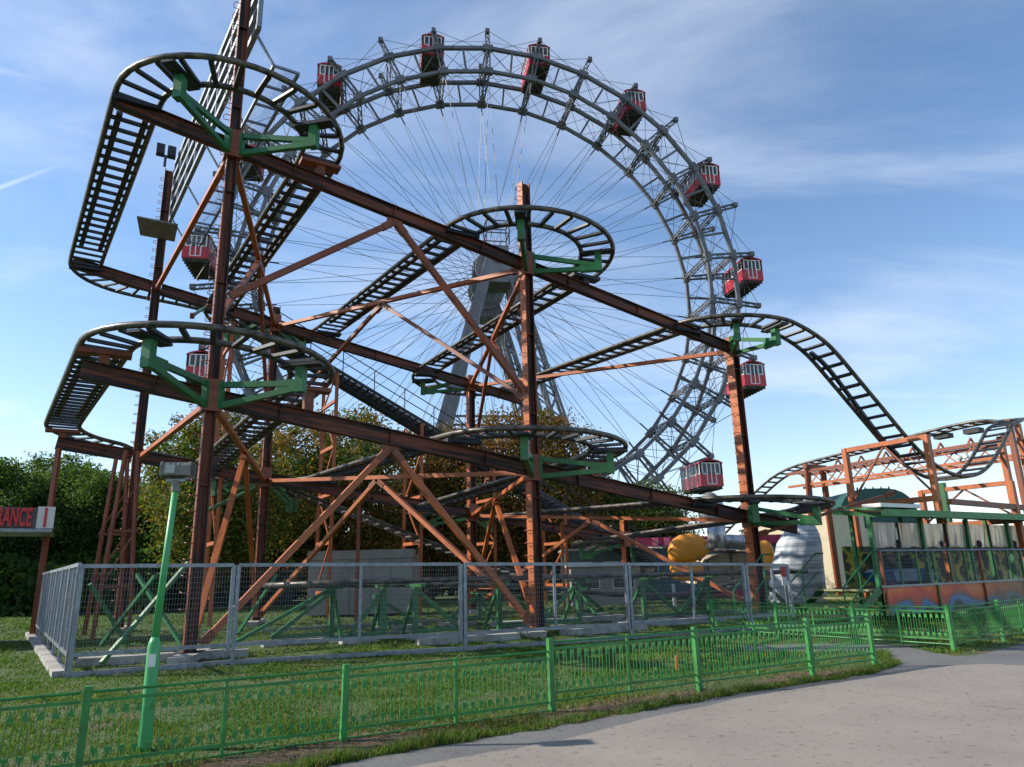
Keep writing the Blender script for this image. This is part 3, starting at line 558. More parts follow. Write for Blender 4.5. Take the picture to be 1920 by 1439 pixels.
# guide channels between the rails on the straight runs, posts under the track where it crosses the beams
def at_track(Tk, u, v):
    Wd = Tk[0]; p = W(u, v)[:2]; d = np.linalg.norm(Wd[:, :2]-p, axis=1); return Wd[np.argmin(d)]
def leg_strip(u0, v0, z0, u1, v1, z1, off=-.3):
    p, q = W(u0, v0, z0), W(u1, v1, z1); x = unit(q-p); s_ = unit(np.cross(x, Z3)); MB().bar(p+s_*off-Z3*.02, q+s_*off-Z3*.02, .14, .08).build('guide_channel', M['tie'], coaster)
for a in ((-3.05, 9.7, 12.87, -2.27, .8, 12.76), (2.2, 0.9, 12.4, 1.5, 10.5, 12.0), (5.9, 10.5, 11.76, 6.4, .8, 11.38), (10.8, .8, 10.83, 10.45, 10.6, 10.57), (14.8, 10.5, 10.16, 15.0, .8, 9.78),
          (-3.05, 9.5, 6.84, -2.27, .8, 6.58), (2.2, .9, 6.2, 1.5, 10.5, 5.66), (5.9, 10.5, 5.48, 6.4, .8, 5.27), (10.8, .8, 4.87, 10.45, 10.6, 4.49), (14.8, 10.5, 4.16, 15.0, .8, 3.78)): leg_strip(*a); leg_strip(*a, .27)
p = W(18.9, -2.2, 8.85); 
b = MB()
for q0, q1 in zip(cr([(19.0, -2.05, 8.8), (19.97, -2.05, 8.22), (22.21, -2.05, 6.12), (23.2, -2.05, 5.45)], 6)[:-1], cr([(19.0, -2.05, 8.8), (19.97, -2.05, 8.22), (22.21, -2.05, 6.12), (23.2, -2.05, 5.45)], 6)[1:]): b.bar(W(*q0)+N3*.12, W(*q1)+N3*.12, .13, .1)
b.build('guide_channel', M['darksteel'], coaster)
for u, v, bz, Tk in [(-2.2, 0, fu(-2.2), TU), (2.2, 0, fu(2.2), TU), (6.4, 0, fu(6.4), TU), (10.8, 0, fu(10.8), TU), (15.05, 0, fu(15.05), TU), (-2.2, 0, fl(-2.2), TL), (2.2, 0, fl(2.2), TL), (6.4, 0, fl(6.4), TL), (10.8, 0, fl(10.8), TL), (15.05, 0, fl(15.05), TL), (19.45, 0, fl(19.45), TL),
                     (-3.15, 11.5, bu(-3.15), TU), (1.45, 11.5, bu(1.45), TU), (5.85, 11.5, bu(5.85), TU), (10.4, 11.5, bu(10.4), TU), (14.8, 11.5, bu(14.8), TU), (-3.15, 11.5, bl(-3.15), TL), (1.45, 11.5, bl(1.45), TL), (5.85, 11.5, bl(5.85), TL), (10.4, 11.5, bl(10.4), TL), (14.8, 11.5, bl(14.8), TL)]:
    t = at_track(Tk, u, v); top = t[2]-.12; bzz = bz+.18
    b = MB()
    if top-bzz > .03: b.bar(W(u, v, bzz), W(u, v, top-.1), .22, .22, up=E3)
    c = W(u, v, top-.05); b.bar(c-E3*.52, c+E3*.52, .34, .1); b.build('track_support', M['darksteel'] if top-bzz < .3 else M['rust'], coaster)
# green brackets round the hairpins
def bracket(cu, cv, zb, ang, zt):
    ca = math.cos(math.radians(ang)); sa = math.sin(math.radians(ang)); d = E3*ca + N3*sa; c = W(cu, cv)
    end = c + d*RR; ztop = zt-.13
    b = MB(); side = unit(np.cross(d, Z3)); r0 = c + d*.22
    b.bar(r0+Z3*(zb-.28), r0+Z3*(zb+.36), .14, .14, up=d)
    b.bar(r0+Z3*(zb+.28), end*[1, 1, 0]+Z3*(ztop-.42)-d*.05, .11, .13); b.bar(r0+Z3*(zb-.22), end*[1, 1, 0]+Z3*(ztop-.52)-d*.05, .12, .13)
    b.prism([end*[1, 1, 0]+Z3*(ztop-.60)-d*.55-side*.05, end*[1, 1, 0]+Z3*(ztop-.60)-side*.05, end*[1, 1, 0]+Z3*(ztop-.32)-side*.05, end*[1, 1, 0]+Z3*(ztop-.32)-d*.55-side*.05], side*.1)
    b.bar(end*[1, 1, 0]+Z3*(ztop-.62), end*[1, 1, 0]+Z3*(ztop-.02), .2, .2, up=d)
    b.build('hairpin_bracket', M['green'], coaster)
    MB().bar(end*[1, 1, 0]+Z3*ztop-d*.5, end*[1, 1, 0]+Z3*ztop+d*.5, .3, .06).build('saddle_plate', M['darksteel'], coaster)
for c, f, Tk, angs in (('A', fu, TU, (230, 318)), ('B', fu, TU, (235, 318)), ('C', fu, TU, (227, 262)), ('A', fl, TL, (229, 318)), ('B', fl, TL, (233, 320)), ('C', fl, TL, (226, 290)), ('E', bu, TU, (135, 45)), ('F', bu, TU, (150, 60)), ('E', bl, TL, (135, 45)), ('F', bl, TL, (140, 40)), ('G', bl, TL, (150, 40))):
    u, v, _ = cols[c]
    for a in angs:
        t = at_track(Tk, u+RR*math.cos(math.radians(a)), v+RR*math.sin(math.radians(a))); bracket(u, v, f(u), a, t[2])
    MB().bar(W(u, v, f(u)-.34), W(u, v, f(u)+.4), .40, .40, up=N3).build('column_collar', M['rust'], coaster)
strut(W(0, 6.0, 9.6), W(1.0, 11.2, 11.9), .1, 'green', 'green_brace'); strut(W(.25, 2, 3.2), W(3.3, 11.2, 5.0), .1, 'green', 'green_brace')
# lift hill: channel, catwalk, bents
b = MB(); p, q = W(24.5, 13.7, 1.75), W(2.6, 13.7, 12.2); b.bar(p, q, .5, .2); b.build('lift_channel', M['darksteel'], coaster)
b = MB(); p2, q2 = W(24.5, 12.7, 1.75), W(2.6, 12.7, 12.2); ln = np.linalg.norm(q2-p2); x = unit(q2-p2)
for s_ in np.arange(0, ln, .32): c = p2+x*s_; b.bar(c-N3*.32, c+N3*.32, .14, .03)
b.bar(p2-N3*.34, q2-N3*.34, .06, .14); b.bar(p2+N3*.34, q2+N3*.34, .06, .14)
b.build('lift_catwalk', M['darksteel'], coaster)
b = MB()
for s_ in np.arange(.4, ln, 1.6): c = p2+x*s_-N3*.34; b.bar(c, c+Z3*1.0, .035)
for dz in (.5, 1.0): b.bar(p2-N3*.34+Z3*dz, q2-N3*.34+Z3*dz, .035)
b.build('catwalk_handrail', M['darksteel'], coaster)
for u in (2.2, 6.6, 10.6, 14.3, 18.3): 
    zt = 13.62-.478*u-.15
    for dv in (-1.25, .75): axis_obj('lift_post', square(.13), M['orange'], W(u, 13.7+dv, 0), W(u, 13.7+dv, zt), coaster)
    b = MB()
    for i, z_ in enumerate(np.arange(1.0, zt, 2.0)):
        b.bar(W(u, 12.5, z_), W(u, 14.4, z_), .1, .14); z2 = min(z_+2.0, zt-.05)
        b.bar(W(u, 12.5 if i % 2 else 14.4, z_), W(u, 14.4 if i % 2 else 12.5, z2), .06)
    b.build('lift_bracing', M['orange'], coaster)
for u, v in ((-1.3, 10.9), (-1.1, 9.0)):
    for du in (-.35, .35): axis_obj('slender_post', square(.1), M['rust'], W(u+du*1.4, v, 0), W(u+du*.5, v, 5.75), coaster)
    b = MB()
    for z_ in (1.5, 3.2): b.bar(W(u-.42, v, z_), W(u+.42, v, z_), .08); b.bar(W(u-.42, v, z_), W(u+.36, v, z_+1.7), .05)
    b.build('post_bracing', M['rust'], coaster)
axis_obj('slender_post', square(.12), M['rust'], W(7.0, 10.2, 0), W(7.0, 10.2, 4.7), coaster); axis_obj('slender_post', square(.12), M['orange'], W(15.0, 8.0, 0), W(15.0, 8.0, 3.6), coaster)
# top walkway frame between the tall front column and the tall rear column
F0, F1 = (.32, -.45), (-.55, 12.0)
def fp(t, z): return W(F0[0]+(F1[0]-F0[0])*t, F0[1]+(F1[1]-F0[1])*t, z)
for z_ in (15.55, 16.2, 16.85, 17.5, 18.1): MB().bar(fp(0, z_), fp(1, z_), .13, .17).build('frame_bar', M['galv'], coaster)
for i in range(9): MB().bar(fp(i/8, 15.5), fp(i/8, 18.15), .12, .12, up=N3).build('frame_upright', M['galv'], coaster)
b = MB()
for s_ in (.5, 1.15): b.bar(fp(0.02, 14.7)+E3*s_, fp(1, 14.7)+E3*s_, .07, .1)
for i in range(14): b.bar(fp(.02+i/13.5, 14.7)+E3*.5, fp(.02+i/13.5, 14.7)+E3*1.15, .06)
for i in range(5): b.bar(fp(.02+i/4.2, 14.7)+E3*.5, fp(.02+i/4.2, 15.5), .06)
b.build('upper_catwalk', M['galv'], coaster)
b = MB(); q = fp(.02, 14.73)+E3*.52; q2 = fp(1, 14.73)+E3*.52
for s_ in np.arange(0, .62, .045): b.bar(q+E3*s_, q2+E3*s_, .008)
b.build('catwalk_grating', M['galv'], coaster)['kind'] = 'stuff'
c = W(-1.0, 11.2, 17.4); b = MB(); b.bar(c, c+Z3*.5, .07)
for s_ in (-.2, .2): b.bar(c+E3*s_+Z3*.45-N3*.05, c+E3*s_+Z3*.95+N3*.1, .3, .22)
b.build('mast_floodlight', M['black'], coaster)
c = W(-1.0, 11.0, 14.7); MB().prism([c-E3*.75-N3*.5, c+E3*.65-N3*.5, c+E3*.65+N3*.4-Z3*.3, c-E3*.55+N3*.4-Z3*.3], Z3*.05).build('flat_panel', M['lampgrey'], coaster)
# right-hand section: portals, bridge truss
def portal(u, v0, v1, z1, zm, dz=0):
    for v in (v0, v1): axis_obj('portal_post', square(.17, .22), M['orange'], W(u, v, 0), W(u, v, z1+.06), coaster, up=E3)
    b = MB(); b.bar(W(u, v0, z1), W(u, v1, z1), .16, .16); b.build('portal_beam', M['orange'], coaster)
    b = MB(); b.bar(W(u, v0, zm), W(u, v1, zm), .16, .18); b.build('portal_beam', M['orange'], coaster)
    vm = (v0+v1)/2
    for v in (v0, v1): axis_obj('portal_diagonal', square(.06), M['rust'], W(u, vm, z1-.06), W(u, v, zm+.1), coaster)
portal(22.3, -3.55, -.45, 5.78, 3.7)
portal(26.6, -3.9, -.6, 4.35, 3.0)
for v in (-3.9, -.6): axis_obj('portal_rail', square(.14, .18), M['rust'], W(22.4, v, 3.55), W(33.5, v, 3.35), coaster)
MB().bar(W(26.6, -1.47, 3.1), W(26.6, -1.47, 4.62), .2, .2, up=N3).build('green_valley_post', M['green'], coaster)
for u, v, h_ in ((29.8, -4.3, 6.9), (32.3, -1.7, 7.6), (33.7, -1.4, 7.6), (30.2, -2.2, 6.6)): axis_obj('tall_post', square(.2, .24), M['orange'] if u != 32.3 else M['rust'], W(u, v, 0), W(u, v, h_), coaster, up=E3)
for dv, u in ((0, 32.45), (0, 33.75)):
    for z_, w in ((6.78, .16), (6.05, .13)): axis_obj('bridge_chord', square(w, w), M['rust'] if z_ > 6.5 else M['orange'], W(u, -1.6, z_), W(u, 10.3, z_-.05), coaster)
b = MB()
for u in (32.45, 33.75):
    for i in range(14):
        a0 = -1.6+i*.8; b.bar(W(u, a0, 6.05 if i % 2 else 6.75), W(u, a0+.8, 6.75 if i % 2 else 6.05), .05)
for i in range(8): b.bar(W(32.45, -1.6+i*1.6, 6.05), W(33.75, -1.6+i*1.6, 6.05), .05); b.bar(W(32.7, -1.0+i*1.4, 6.8), W(33.1, -1.0+i*1.4, 7.2), .07); b.bar(W(33.5, -1.0+i*1.4, 6.8), W(33.1, -1.0+i*1.4, 7.2), .07)
b.build('bridge_lacing', M['orange'], coaster)
for v in (8.9,):
    for u, du in ((32.45, -.3), (33.75, .3)): axis_obj('bridge_post', square(.26), M['rust'], W(u+du, v+.2, 0), W(u, v, 7.1), coaster)
    axis_obj('bridge_cap', square(.24), M['rust'], W(32.2, v, 7.0), W(34.0, v, 7.0), coaster)
for v in (.5, 3.5, 6.4):
    for s_ in (-.16, .16):
        b = MB(); c = W(32.3, v+s_, 6.25); b.lathe([(.02, .12), (.1, .1), (.13, 0), (.12, -.06)], c, 10); b.build('bridge_lamp', M['white'], coaster)
for v in (.2, 1.6, 5.0): 
    b = MB(); c = W(33.1, v, 7.5); b.bar(c-N3*.35, c+N3*.35, .5, .22); b.build('brake_unit', M['black'], coaster)
# ground level trestles in green, sills
def trestle(u, v, h_, d, m_='green'):
    b = MB(); p = W(u, v)
    b.bar(p+Z3*.12, p+Z3*h_, .11, .13, up=E3); b.bar(p+Z3*(h_-.08), p+E3*d+Z3*.2, .09, .1); b.bar(p+Z3*.22, p+E3*d+Z3*.22, .09, .1); b.bar(p+N3*.9*(1 if v < 2 else -1)+Z3*.12, p+Z3*(h_-.06), .08, .08)
    b.bar(p+Z3*(h_+.0)-N3*.5, p+Z3*h_+N3*.5, .12, .08); b.build('trestle', M[m_], coaster)
    MB().bar(p-E3*.2+Z3*.06, p+E3*(d+.2 if d > 0 else d-.2)+Z3*.06, .3, .12).build('trestle_sill', M['conc'], coaster)
for u, v, d in ((3.6, 2.0, -1.5), (5.5, 1.0, 1.3), (8.0, 1.0, 1.5), (10.7, 1.0, -1.4), (13.2, 1.0, 1.5), (16, 1.0, -1.4), (18.5, 1.0, 1.4), (4.7, 1.2, -.9)): trestle(u, v, 1.36, d)
for u, v, d in ((6, 5, 1.2), (9.5, 5, -1.2), (13.5, 4.8, 1.0)): trestle(u, v, 1.0, d)
for p, q in (((-1.6, -.4, .12), (-.1, .6, 2.0)), ((-1.5, 4.0, .15), (-.6, 2.2, 1.75)), ((.1, 1.5, .1), (-.9, 3.6, 1.8)), ((-.9, 4.2, .1), (-1.9, 3.6, 1.6)), ((2.0, 5.8, .1), (3.4, 7.5, 1.75)), ((.8, .8, .12), (3.5, 2.0, 1.3))):
    axis_obj('green_outrigger', square(.08), M['green'], W(*p), W(*q), coaster)
for u0, v0, u1, v1, m_ in ((-2.0, 0.6, 1.2, .1, 'conc'), (-.3, -.9, .5, 1.3, 'conc'), (8.0, -1.0, 8.9, 1.4, 'conc'), (5.0, -.3, 7.5, -.8, 'conc'), (8.9, -.8, 11.5, -.9, 'conc'), (11.5, 0.2, 15, -.4, 'conc'), (16.5, -.7, 18.3, .6, 'conc'), (1.2, 3.0, 6.5, 3.2, 'galv'), (3, 7.5, 9, 7.3, 'galv'), (9, 3.2, 14, 3.0, 'conc'), (-.9, 10.6, -.6, 12.6, 'conc'), (3.3, 10.5, 4.0, 12.6, 'conc'), (12.2, 10.5, 13, 12.6, 'conc'), (13, 2.2, 19, 2.0, 'conc')):
    h_ = .16 if m_ == 'conc' else .08; MB().bar(W(u0, v0, h_/2+.002), W(u1, v1, h_/2+.002), .42 if m_ == 'conc' else .12, h_).build('ground_sill', M[m_], coaster)
# ------------------------------------------------------------------ grey mesh safety fence
def mesh_fence(name, label, pts, group=None):
    # pts: list of (xy, top z, bottom z) panel boundaries
    fo = thing(name, (*pts[0][0], 0), label, 'fence', group)
    for (a, za, ba, mid), (c, zc2, bc, _) in zip(pts[:-1], pts[1:]):
        a3 = np.array([a[0], a[1], 0.]); c3 = np.array([c[0], c[1], 0.]); x = unit(c3-a3); ln = np.linalg.norm(c3-a3); g = .05; side = np.cross(Z3, x)
        P = lambda s, f: a3 + x*s + Z3*((ba+(bc-ba)*s/ln) + f*((za-ba)+((zc2-bc)-(za-ba))*s/ln))
        for s in (g, ln-g): MB().bar(P(s, -.16 if s == g else 0), P(s, 1), .075, .075, up=side).build('fence_post', M['galv'], fo)
        MB().bar(P(g, 1.0), P(ln-g, 1.0), .06, .07).build('top_rail', M['galv'], fo); MB().bar(P(g+.03, .07), P(ln-g-.03, .07), .06, .07).build('bottom_rail', M['galv'], fo)
        for s in mid: MB().bar(P(ln*s, .09), P(ln*s, .98), .055, .055, up=side).build('mid_post', M['galv'], fo)
        b = MB()
        for s in np.arange(g+.06, ln-g-.03, .052): b.bar(P(s, .08), P(s, .985), .0032)
        nz_ = int((za-ba)/.105)
        for k in range(1, nz_): b.bar(P(g, .08+.9*k/nz_), P(ln-g, .08+.9*k/nz_), .0032)
        o = b.build('wire_infill', M['mesh'], fo); o['kind'] = 'stuff'
        MB().bar(P(0, -.13), P(ln, -.13), .10, .09).build('base_rail', M['galv'], fo)
        c4 = P(ln, -.16); zz = c4[2]-.03
        if zz > .05:
            b = MB(); b.bar(c4*[1, 1, 0]-x*.35+Z3*zz*.25, c4*[1, 1, 0]+x*.35+Z3*zz*.25, .25, zz*.45); b.bar(c4*[1, 1, 0]-x*.3+Z3*zz*.74, c4*[1, 1, 0]+x*.3+Z3*zz*.74, .16, zz*.45); b.build('timber_block', M['timber'], fo)
    return fo
def xy(x, y): p = gp(x, y); return (p[0], p[1])
def tz(x, y, q): return dp(x, y, q[1])[2]
f_pts = []
for xt, yt, xb, yb, mid in ((148, 1062, 122, 1272, []), (437, 1060, 430, 1247, [.53]), (866, 1058, 868, 1222, [.53]), (1180, 1058, 1184, 1200, [.52]), (1408, 1058, 1408, 1183, [.6]), (1492, 1060, 1492, 1177, [])):
    q = xy(xb, yb); f_pts.append((q, 1.6 + (tz(xt, yt, q)-1.6), .26, mid))
mesh_fence('grey_mesh_fence', 'long grey steel mesh fence along the front of the roller coaster', f_pts)
q0 = f_pts[0][0]; q1 = xy(58, 1188); s_pts = []
for i in range(9): t = i/8; s_pts.append(((q0[0]+(q1[0]-q0[0])*t-.02, q0[1]+(q1[1]-q0[1])*t+.06), 1.95, .26, [.5]))
mesh_fence('grey_mesh_fence', 'short grey mesh fence running back from the left corner', s_pts)
b = MB(); d_ = unit(np.array([q1[0]-q0[0], q1[1]-q0[1], 0])); 
for i in range(7):
    c = np.array([q0[0]-.12, q0[1], .055])+d_*(i*2.0+.1); b = MB(); b.bar(c, c+d_*1.9, .2, .11); tag(b.build('timber_beam', M['conc']), ['pale timber beam at the front corner of the grey side fence', 'pale timber beam second from the corner under the side fence', 'pale timber beam third from the corner under the side fence', 'pale timber beam fourth from the corner under the side fence', 'pale timber beam fifth from the corner under the side fence', 'pale timber beam sixth from the corner under the side fence', 'farthest pale timber beam under the grey side fence'][i], 'beam', 'timber beams under the side fence')
# ------------------------------------------------------------------ low green railings
def picket_mesh():
    b = MB(); t = .007
    for x in (-.024, .024): b.box(x-.0034, x+.0034, -.0034, .0034, 0, .46)
    for z0, z1 in ((.365, .455), (.095, .005)):
        b.prism([(-.028, -t/2, z0), (.028, -t/2, z0), (0, -t/2, z1)] if z1 > z0 else [(-.028, -t/2, z0), (0, -t/2, z1), (.028, -t/2, z0)], (0, t, 0))
    return b.mesh('picket', M['fgreen'])
PM = picket_mesh()
def low_fence(name, label, p, q, posts, heights, group='low green railings along the path', mids=True):
    p = np.array([p[0], p[1], 0.]); q = np.array([q[0], q[1], 0.]); x = unit(q-p); s = np.cross(Z3, x); fo = thing(name, p, label, 'railing', group)
    for i, d in enumerate(posts):
        h_ = heights[min(i, len(heights)-1)]; c = p+x*d; ln_ = rng.normal(0, .006, 2); MB().bar(c-Z3*.02, c+Z3*(h_+.03)+x*ln_[0]+s*ln_[1], .065, .065, up=s).build('post', M['fgreen'], fo)
    for i in range(len(posts)-1):
        h_ = heights[i]; a = p+x*(posts[i]+.04); c = p+x*(posts[i+1]-.04); L_ = posts[i+1]-posts[i]; zb = h_-.68
        pn = MB().tube([a+Z3*(h_-.02), c+Z3*(h_-.02)], .014, 6).build('top_rail', M['fgreen'], fo); MB().tube([a+Z3*zb, c+Z3*zb], .012, 6).build('bottom_rail', M['fgreen'], fo)
        b1 = MB().bar(a+Z3*(h_-.095), c+Z3*(h_-.095), .008, .03); b1.build('upper_band', M['fgreen'], fo); b2 = MB().bar(a+Z3*(zb+.09), c+Z3*(zb+.09), .008, .03); b2.build('lower_band', M['fgreen'], fo)
        if mids and L_ > 1.8: MB().bar((a+c)/2+Z3*(zb-.02), (a+c)/2+Z3*h_, .03, .03, up=s).build('mid_post', M['fgreen'], fo)
        k = int(L_/.109); st = (L_-.1)/k
        for j in range(k):
            o = p+x*(posts[i]+.05+st*(j+.5))+Z3*(zb+.105); place('picket', PM, fo, frame(x, s, Z3, o))
        for f in (.12, .37, .63, .88):   # small hooks at the rails
            o = a+(c-a)*f; MB().tube([o+Z3*(h_-.02), o+x*.05+Z3*(h_-.085)], .006, 4).build('clip', M['fgreen'], fo); MB().tube([o+Z3*(zb), o+x*.05+Z3*(zb+.08)], .006, 4).build('clip', M['fgreen'], fo)
    return fo
v0 = -9.32; pst = [0, 2.4, 4.9, 7.22, 9.75, 12.13, 14.44, 15.97]
low_fence('low_green_railing', 'nearest low green railing running across the lawn past the lamp post', W(-6.9, v0), W(9.07, v0-.1), pst, [.70, .70, .70, .70, .80, .80, .80])
low_fence('low_green_railing', 'low green railing crossing behind the near one, edge of the side path', W(11.85, -3.2), W(12.05, -9.05), [0, 1.95, 3.9, 5.85], [.80]*4)
low_fence('low_green_railing', 'low green railing at the far right in front of the painted station', W(12.1, -9.03), W(19.5, -8.2), [0, 2.3, 4.6, 6.9], [.80]*4)
# ------------------------------------------------------------------ floodlight post
lp = gp(270, 1408); lamp = thing('floodlight_post', (lp[0], lp[1], 0), 'mint green lamp post with grey floodlight in front of the mesh fence', 'lamp post')
c = np.array([lp[0], lp[1], 0]); top = np.array([lp[0]+.05, lp[1]+.02, 2.56])
MB().lathe([(.068, 0), (.068, .06), (.064, .5), (.062, .96), (.058, 1.0), (.038, 1.06)], c, 18).build('base_sleeve', M['lampgreen'], lamp, smooth=True)
MB().tube([c+Z3*1.04, top], .038, 16, r2=.031).build('pole', M['lampgreen'], lamp, smooth=True)
MB().tube([top-Z3*.02, top+Z3*.1], .042, 14).build('collar', M['lampgrey'], lamp)
hd = top+np.array([.01, 0, .21]); b = MB()
R3 = unit(np.array([1, .15, 0])); D3 = np.cross(Z3, R3)
prof = [(-.10, -.062), (.08, -.08), (.11, -.025), (.11, .062), (-.08, .074), (-.105, .038)]
b.prism([hd-R3*.155+D3*y+Z3*z for y, z in prof], R3*.31); b.build('lamp_head', M['lampgrey'], lamp)
b = MB()
for s in (-.155, .135): b.prism([hd+R3*s+D3*y*1.1+Z3*z*1.12 for y, z in prof], R3*.02)
for s in (-.07, -.02, .03): b.prism([hd+R3*s+D3*y*1.05+Z3*z*1.06 for y, z in prof], R3*.008)
b.build('cooling_fins', M['lampgrey'], lamp)
MB().bar(hd-R3*.05-D3*.106-Z3*.045, hd-R3*.05-D3*.106+Z3*.045, .10, .02, up=D3).build('gear_box_lid', M['lens'], lamp)
b = MB(); b.bar(top+Z3*.1-R3*.1, top+Z3*.1+R3*.1, .05, .03); b.bar(top+Z3*.1+R3*.06, top+Z3*.13+R3*.14, .03); b.build('mounting_yoke', M['galv'], lamp)
MB().bar(c-D3*.0645+Z3*.78+R3*.01, c-D3*.063+Z3*.90+R3*.01, .07, .004, up=D3).build('sticker', M['white'], lamp)
mk = gp(1270, 1258); tag(MB().lathe([(.022, 0), (.022, .2), (.012, .23), (.004, .24)], (mk[0], mk[1], 0), 8).build('marker_stake', M['post_red']), 'small orange marker stake in the grass behind the green railing', 'stake')
# ------------------------------------------------------------------ station
SV = -4.2; sp = onv(1660, 1150, SV); U = lambda P: (np.asarray(P)[:2]-A0)@EU
def su(x, y, v=SV): return U(onv(x, y, v))
def sz(x, y, v=SV): return onv(x, y, v)[2]
u0 = su(1662, 1120); u1 = 33.5; z_sk = sz(1665, 1102); z_rl = sz(1675, 1033); z_rf = sz(1625, 966); zb0 = .2
st = thing('ride_station', W(u0, SV), 'green framed ride station with painted skirt panels and plastic window sheets', 'station')
def mural_mat():
    A = bpy.data.materials.new('spray_painted_mural'); A.use_nodes = True; t = A.node_tree; b_ = t.nodes['Principled BSDF']; b_.inputs['Roughness'].default_value = .4
    co_ = t.nodes.new('ShaderNodeTexCoord').outputs['Object']; sp_ = t.nodes.new('ShaderNodeSeparateXYZ'); t.links.new(co_, sp_.inputs[0])
    def nz(s, d):
        n = t.nodes.new('ShaderNodeTexNoise'); n.inputs['Scale'].default_value = s; n.inputs['Detail'].default_value = d; n.inputs['Distortion'].default_value = .35; t.links.new(co_, n.inputs['Vector']); return n.outputs[0]
    r = t.nodes.new('ShaderNodeValToRGB'); e = r.color_ramp.elements
    ma = t.nodes.new('ShaderNodeMath'); ma.operation = 'MULTIPLY_ADD'; t.links.new(nz(.9, 4), ma.inputs[0]); ma.inputs[1].default_value = 1.15
    mz = t.nodes.new('ShaderNodeMath'); mz.operation = 'MULTIPLY_ADD'; t.links.new(sp_.outputs[2], mz.inputs[0]); mz.inputs[1].default_value = .75; mz.inputs[2].default_value = -.52
    t.links.new(mz.outputs[0], ma.inputs[2]); t.links.new(ma.outputs[0], r.inputs[0])
    e[0].position = .18; e[0].color = (.015, .05, .02, 1); e[1].position = .72; e[1].color = (.70, .16, .03, 1)
    for pos, c_ in ((.24, (.03, .14, .26)), (.31, (.05, .20, .40)), (.38, (.10, .09, .09)), (.44, (.36, .06, .03)), (.52, (.60, .05, .02)), (.62, (.66, .10, .02))): k_ = e.new(pos); k_.color = (*c_, 1)
    fx = t.nodes.new('ShaderNodeMapRange'); t.links.new(sp_.outputs[0], fx.inputs[0]); fx.inputs[1].default_value = 3.0; fx.inputs[2].default_value = 7.5
    mx = t.nodes.new('ShaderNodeMix'); mx.data_type = 'RGBA'; t.links.new(fx.outputs[0], mx.inputs['Factor']); t.links.new(r.outputs[0], mx.inputs['A'])
    r4 = t.nodes.new('ShaderNodeValToRGB'); t.links.new(nz(1.3, 6), r4.inputs[0]); r4.color_ramp.elements[0].position = .35; r4.color_ramp.elements[0].color = (.03, .07, .025, 1); r4.color_ramp.elements[1].position = .68; r4.color_ramp.elements[1].color = (.22, .13, .06, 1); t.links.new(r4.outputs[0], mx.inputs['B'])
    t.links.new(mx.outputs['Result'], b_.inputs['Base Color']); return A
MU = mural_mat(); nP = 6
for i in range(nP):
    a = u0+(u1-u0)*i/nP; c_ = u0+(u1-u0)*(i+1)/nP
    b = MB(); b.bar(W(a+.03, SV+.04, (zb0+z_sk)/2), W(c_-.03, SV+.04, (zb0+z_sk)/2), .05, z_sk-zb0); b.build('painted_panel', MU, st)
    MB().bar(W(a, SV, zb0), W(a, SV, z_rl), .07, .07, up=N3).build('railing_post', M['rust'] if i % 2 == 0 else M['green'], st)
    for k in (1, 2): MB().bar(W(a+(c_-a)*k/3, SV, z_sk), W(a+(c_-a)*k/3, SV, z_rl), .05, .05, up=N3).build('railing_post', M['green'], st)
    b = MB()
    for s in np.arange(.05, c_-a, .07): b.bar(W(a+s, SV+.02, z_sk+.05), W(a+s, SV+.02, z_rl), .0035)
    for k in range(1, 9): b.bar(W(a, SV+.02, z_sk+(z_rl-z_sk)*k/9), W(c_, SV+.02, z_sk+(z_rl-z_sk)*k/9), .0035)
    b.build('railing_mesh', M['mesh'], st)['kind'] = 'stuff'
MB().bar(W(u0-.05, SV, z_sk+.03), W(u1, SV, z_sk+.03), .09, .06).build('platform_edge', M['galv'], st)
MB().tube([W(u0, SV, z_rl), W(u1, SV, z_rl)], .03, 8).build('handrail', M['galv'], st)
b = MB(); b.prism([W(u0+.02, SV+.08, z_sk-.14), W(u1, SV+.08, z_sk-.14), W(u1, SV+1.7, z_sk-.14), W(u0+.02, SV+1.7, z_sk-.14)], Z3*.12); b.build('platform_deck', M['timber'], st)
for i in range(7):
    u = u0+.42+(u1-u0)*i/6; MB().bar(W(u, SV+.45, zb0), W(u, SV+.45, z_rf), .12, .12, up=N3).build('roof_post', M['green'], st); MB().bar(W(u+.5, SV+1.4, zb0), W(u+.5, SV+1.4, z_rf+.2), .1, .1, up=N3).build('roof_post', M['green'], st)
    MB().bar(W(u, SV-.3, z_rf-.02), W(u, SV+1.6, z_rf+.22), .1, .14).build('rafter', M['green'], st)
    if i < 6:
        du = (u1-u0)/6
        for k in (0, 1):
            a, c_ = u+.12+k*du/2, u+du/2-.03+k*du/2; zz0, zz1 = sz(1640, 1026), z_rf-.16
            b = MB(); n_ = 8
            vs = [(W(a+(c_-a)*j/n_, SV+.5+.025*math.sin(j*1.7+i), zz0-.03*math.sin(j*.9+i*2)), W(a+(c_-a)*j/n_, SV+.48+.015*math.cos(j*1.3), zz1)) for j in range(n_+1)]
            vv = [p for pr in vs for p in pr]; b.add(vv, [(2*j, 2*j+2, 2*j+3, 2*j+1) for j in range(n_)]); b.build('window_sheet', M['sheet'], st)
            if k: MB().bar(W(a-.04, SV+.46, zz0), W(a-.04, SV+.46, zz1), .04, .05, up=N3).build('sheet_bar', M['black'], st)
MB().bar(W(u0-.1, SV-.35, z_rf+.05), W(u1+.4, SV-.35, z_rf+.05), .10, .2).build('roof_edge', M['fgreen'], st)
b = MB(); b.prism([W(u0-.1, SV-.29, z_rf+.1), W(u1+.4, SV-.29, z_rf+.1), W(u1+.4, SV+1.5, z_rf+.34), W(u0+.5, SV+1.5, z_rf+.34)], Z3*.05); b.build('roof', M['fgreen'], st)
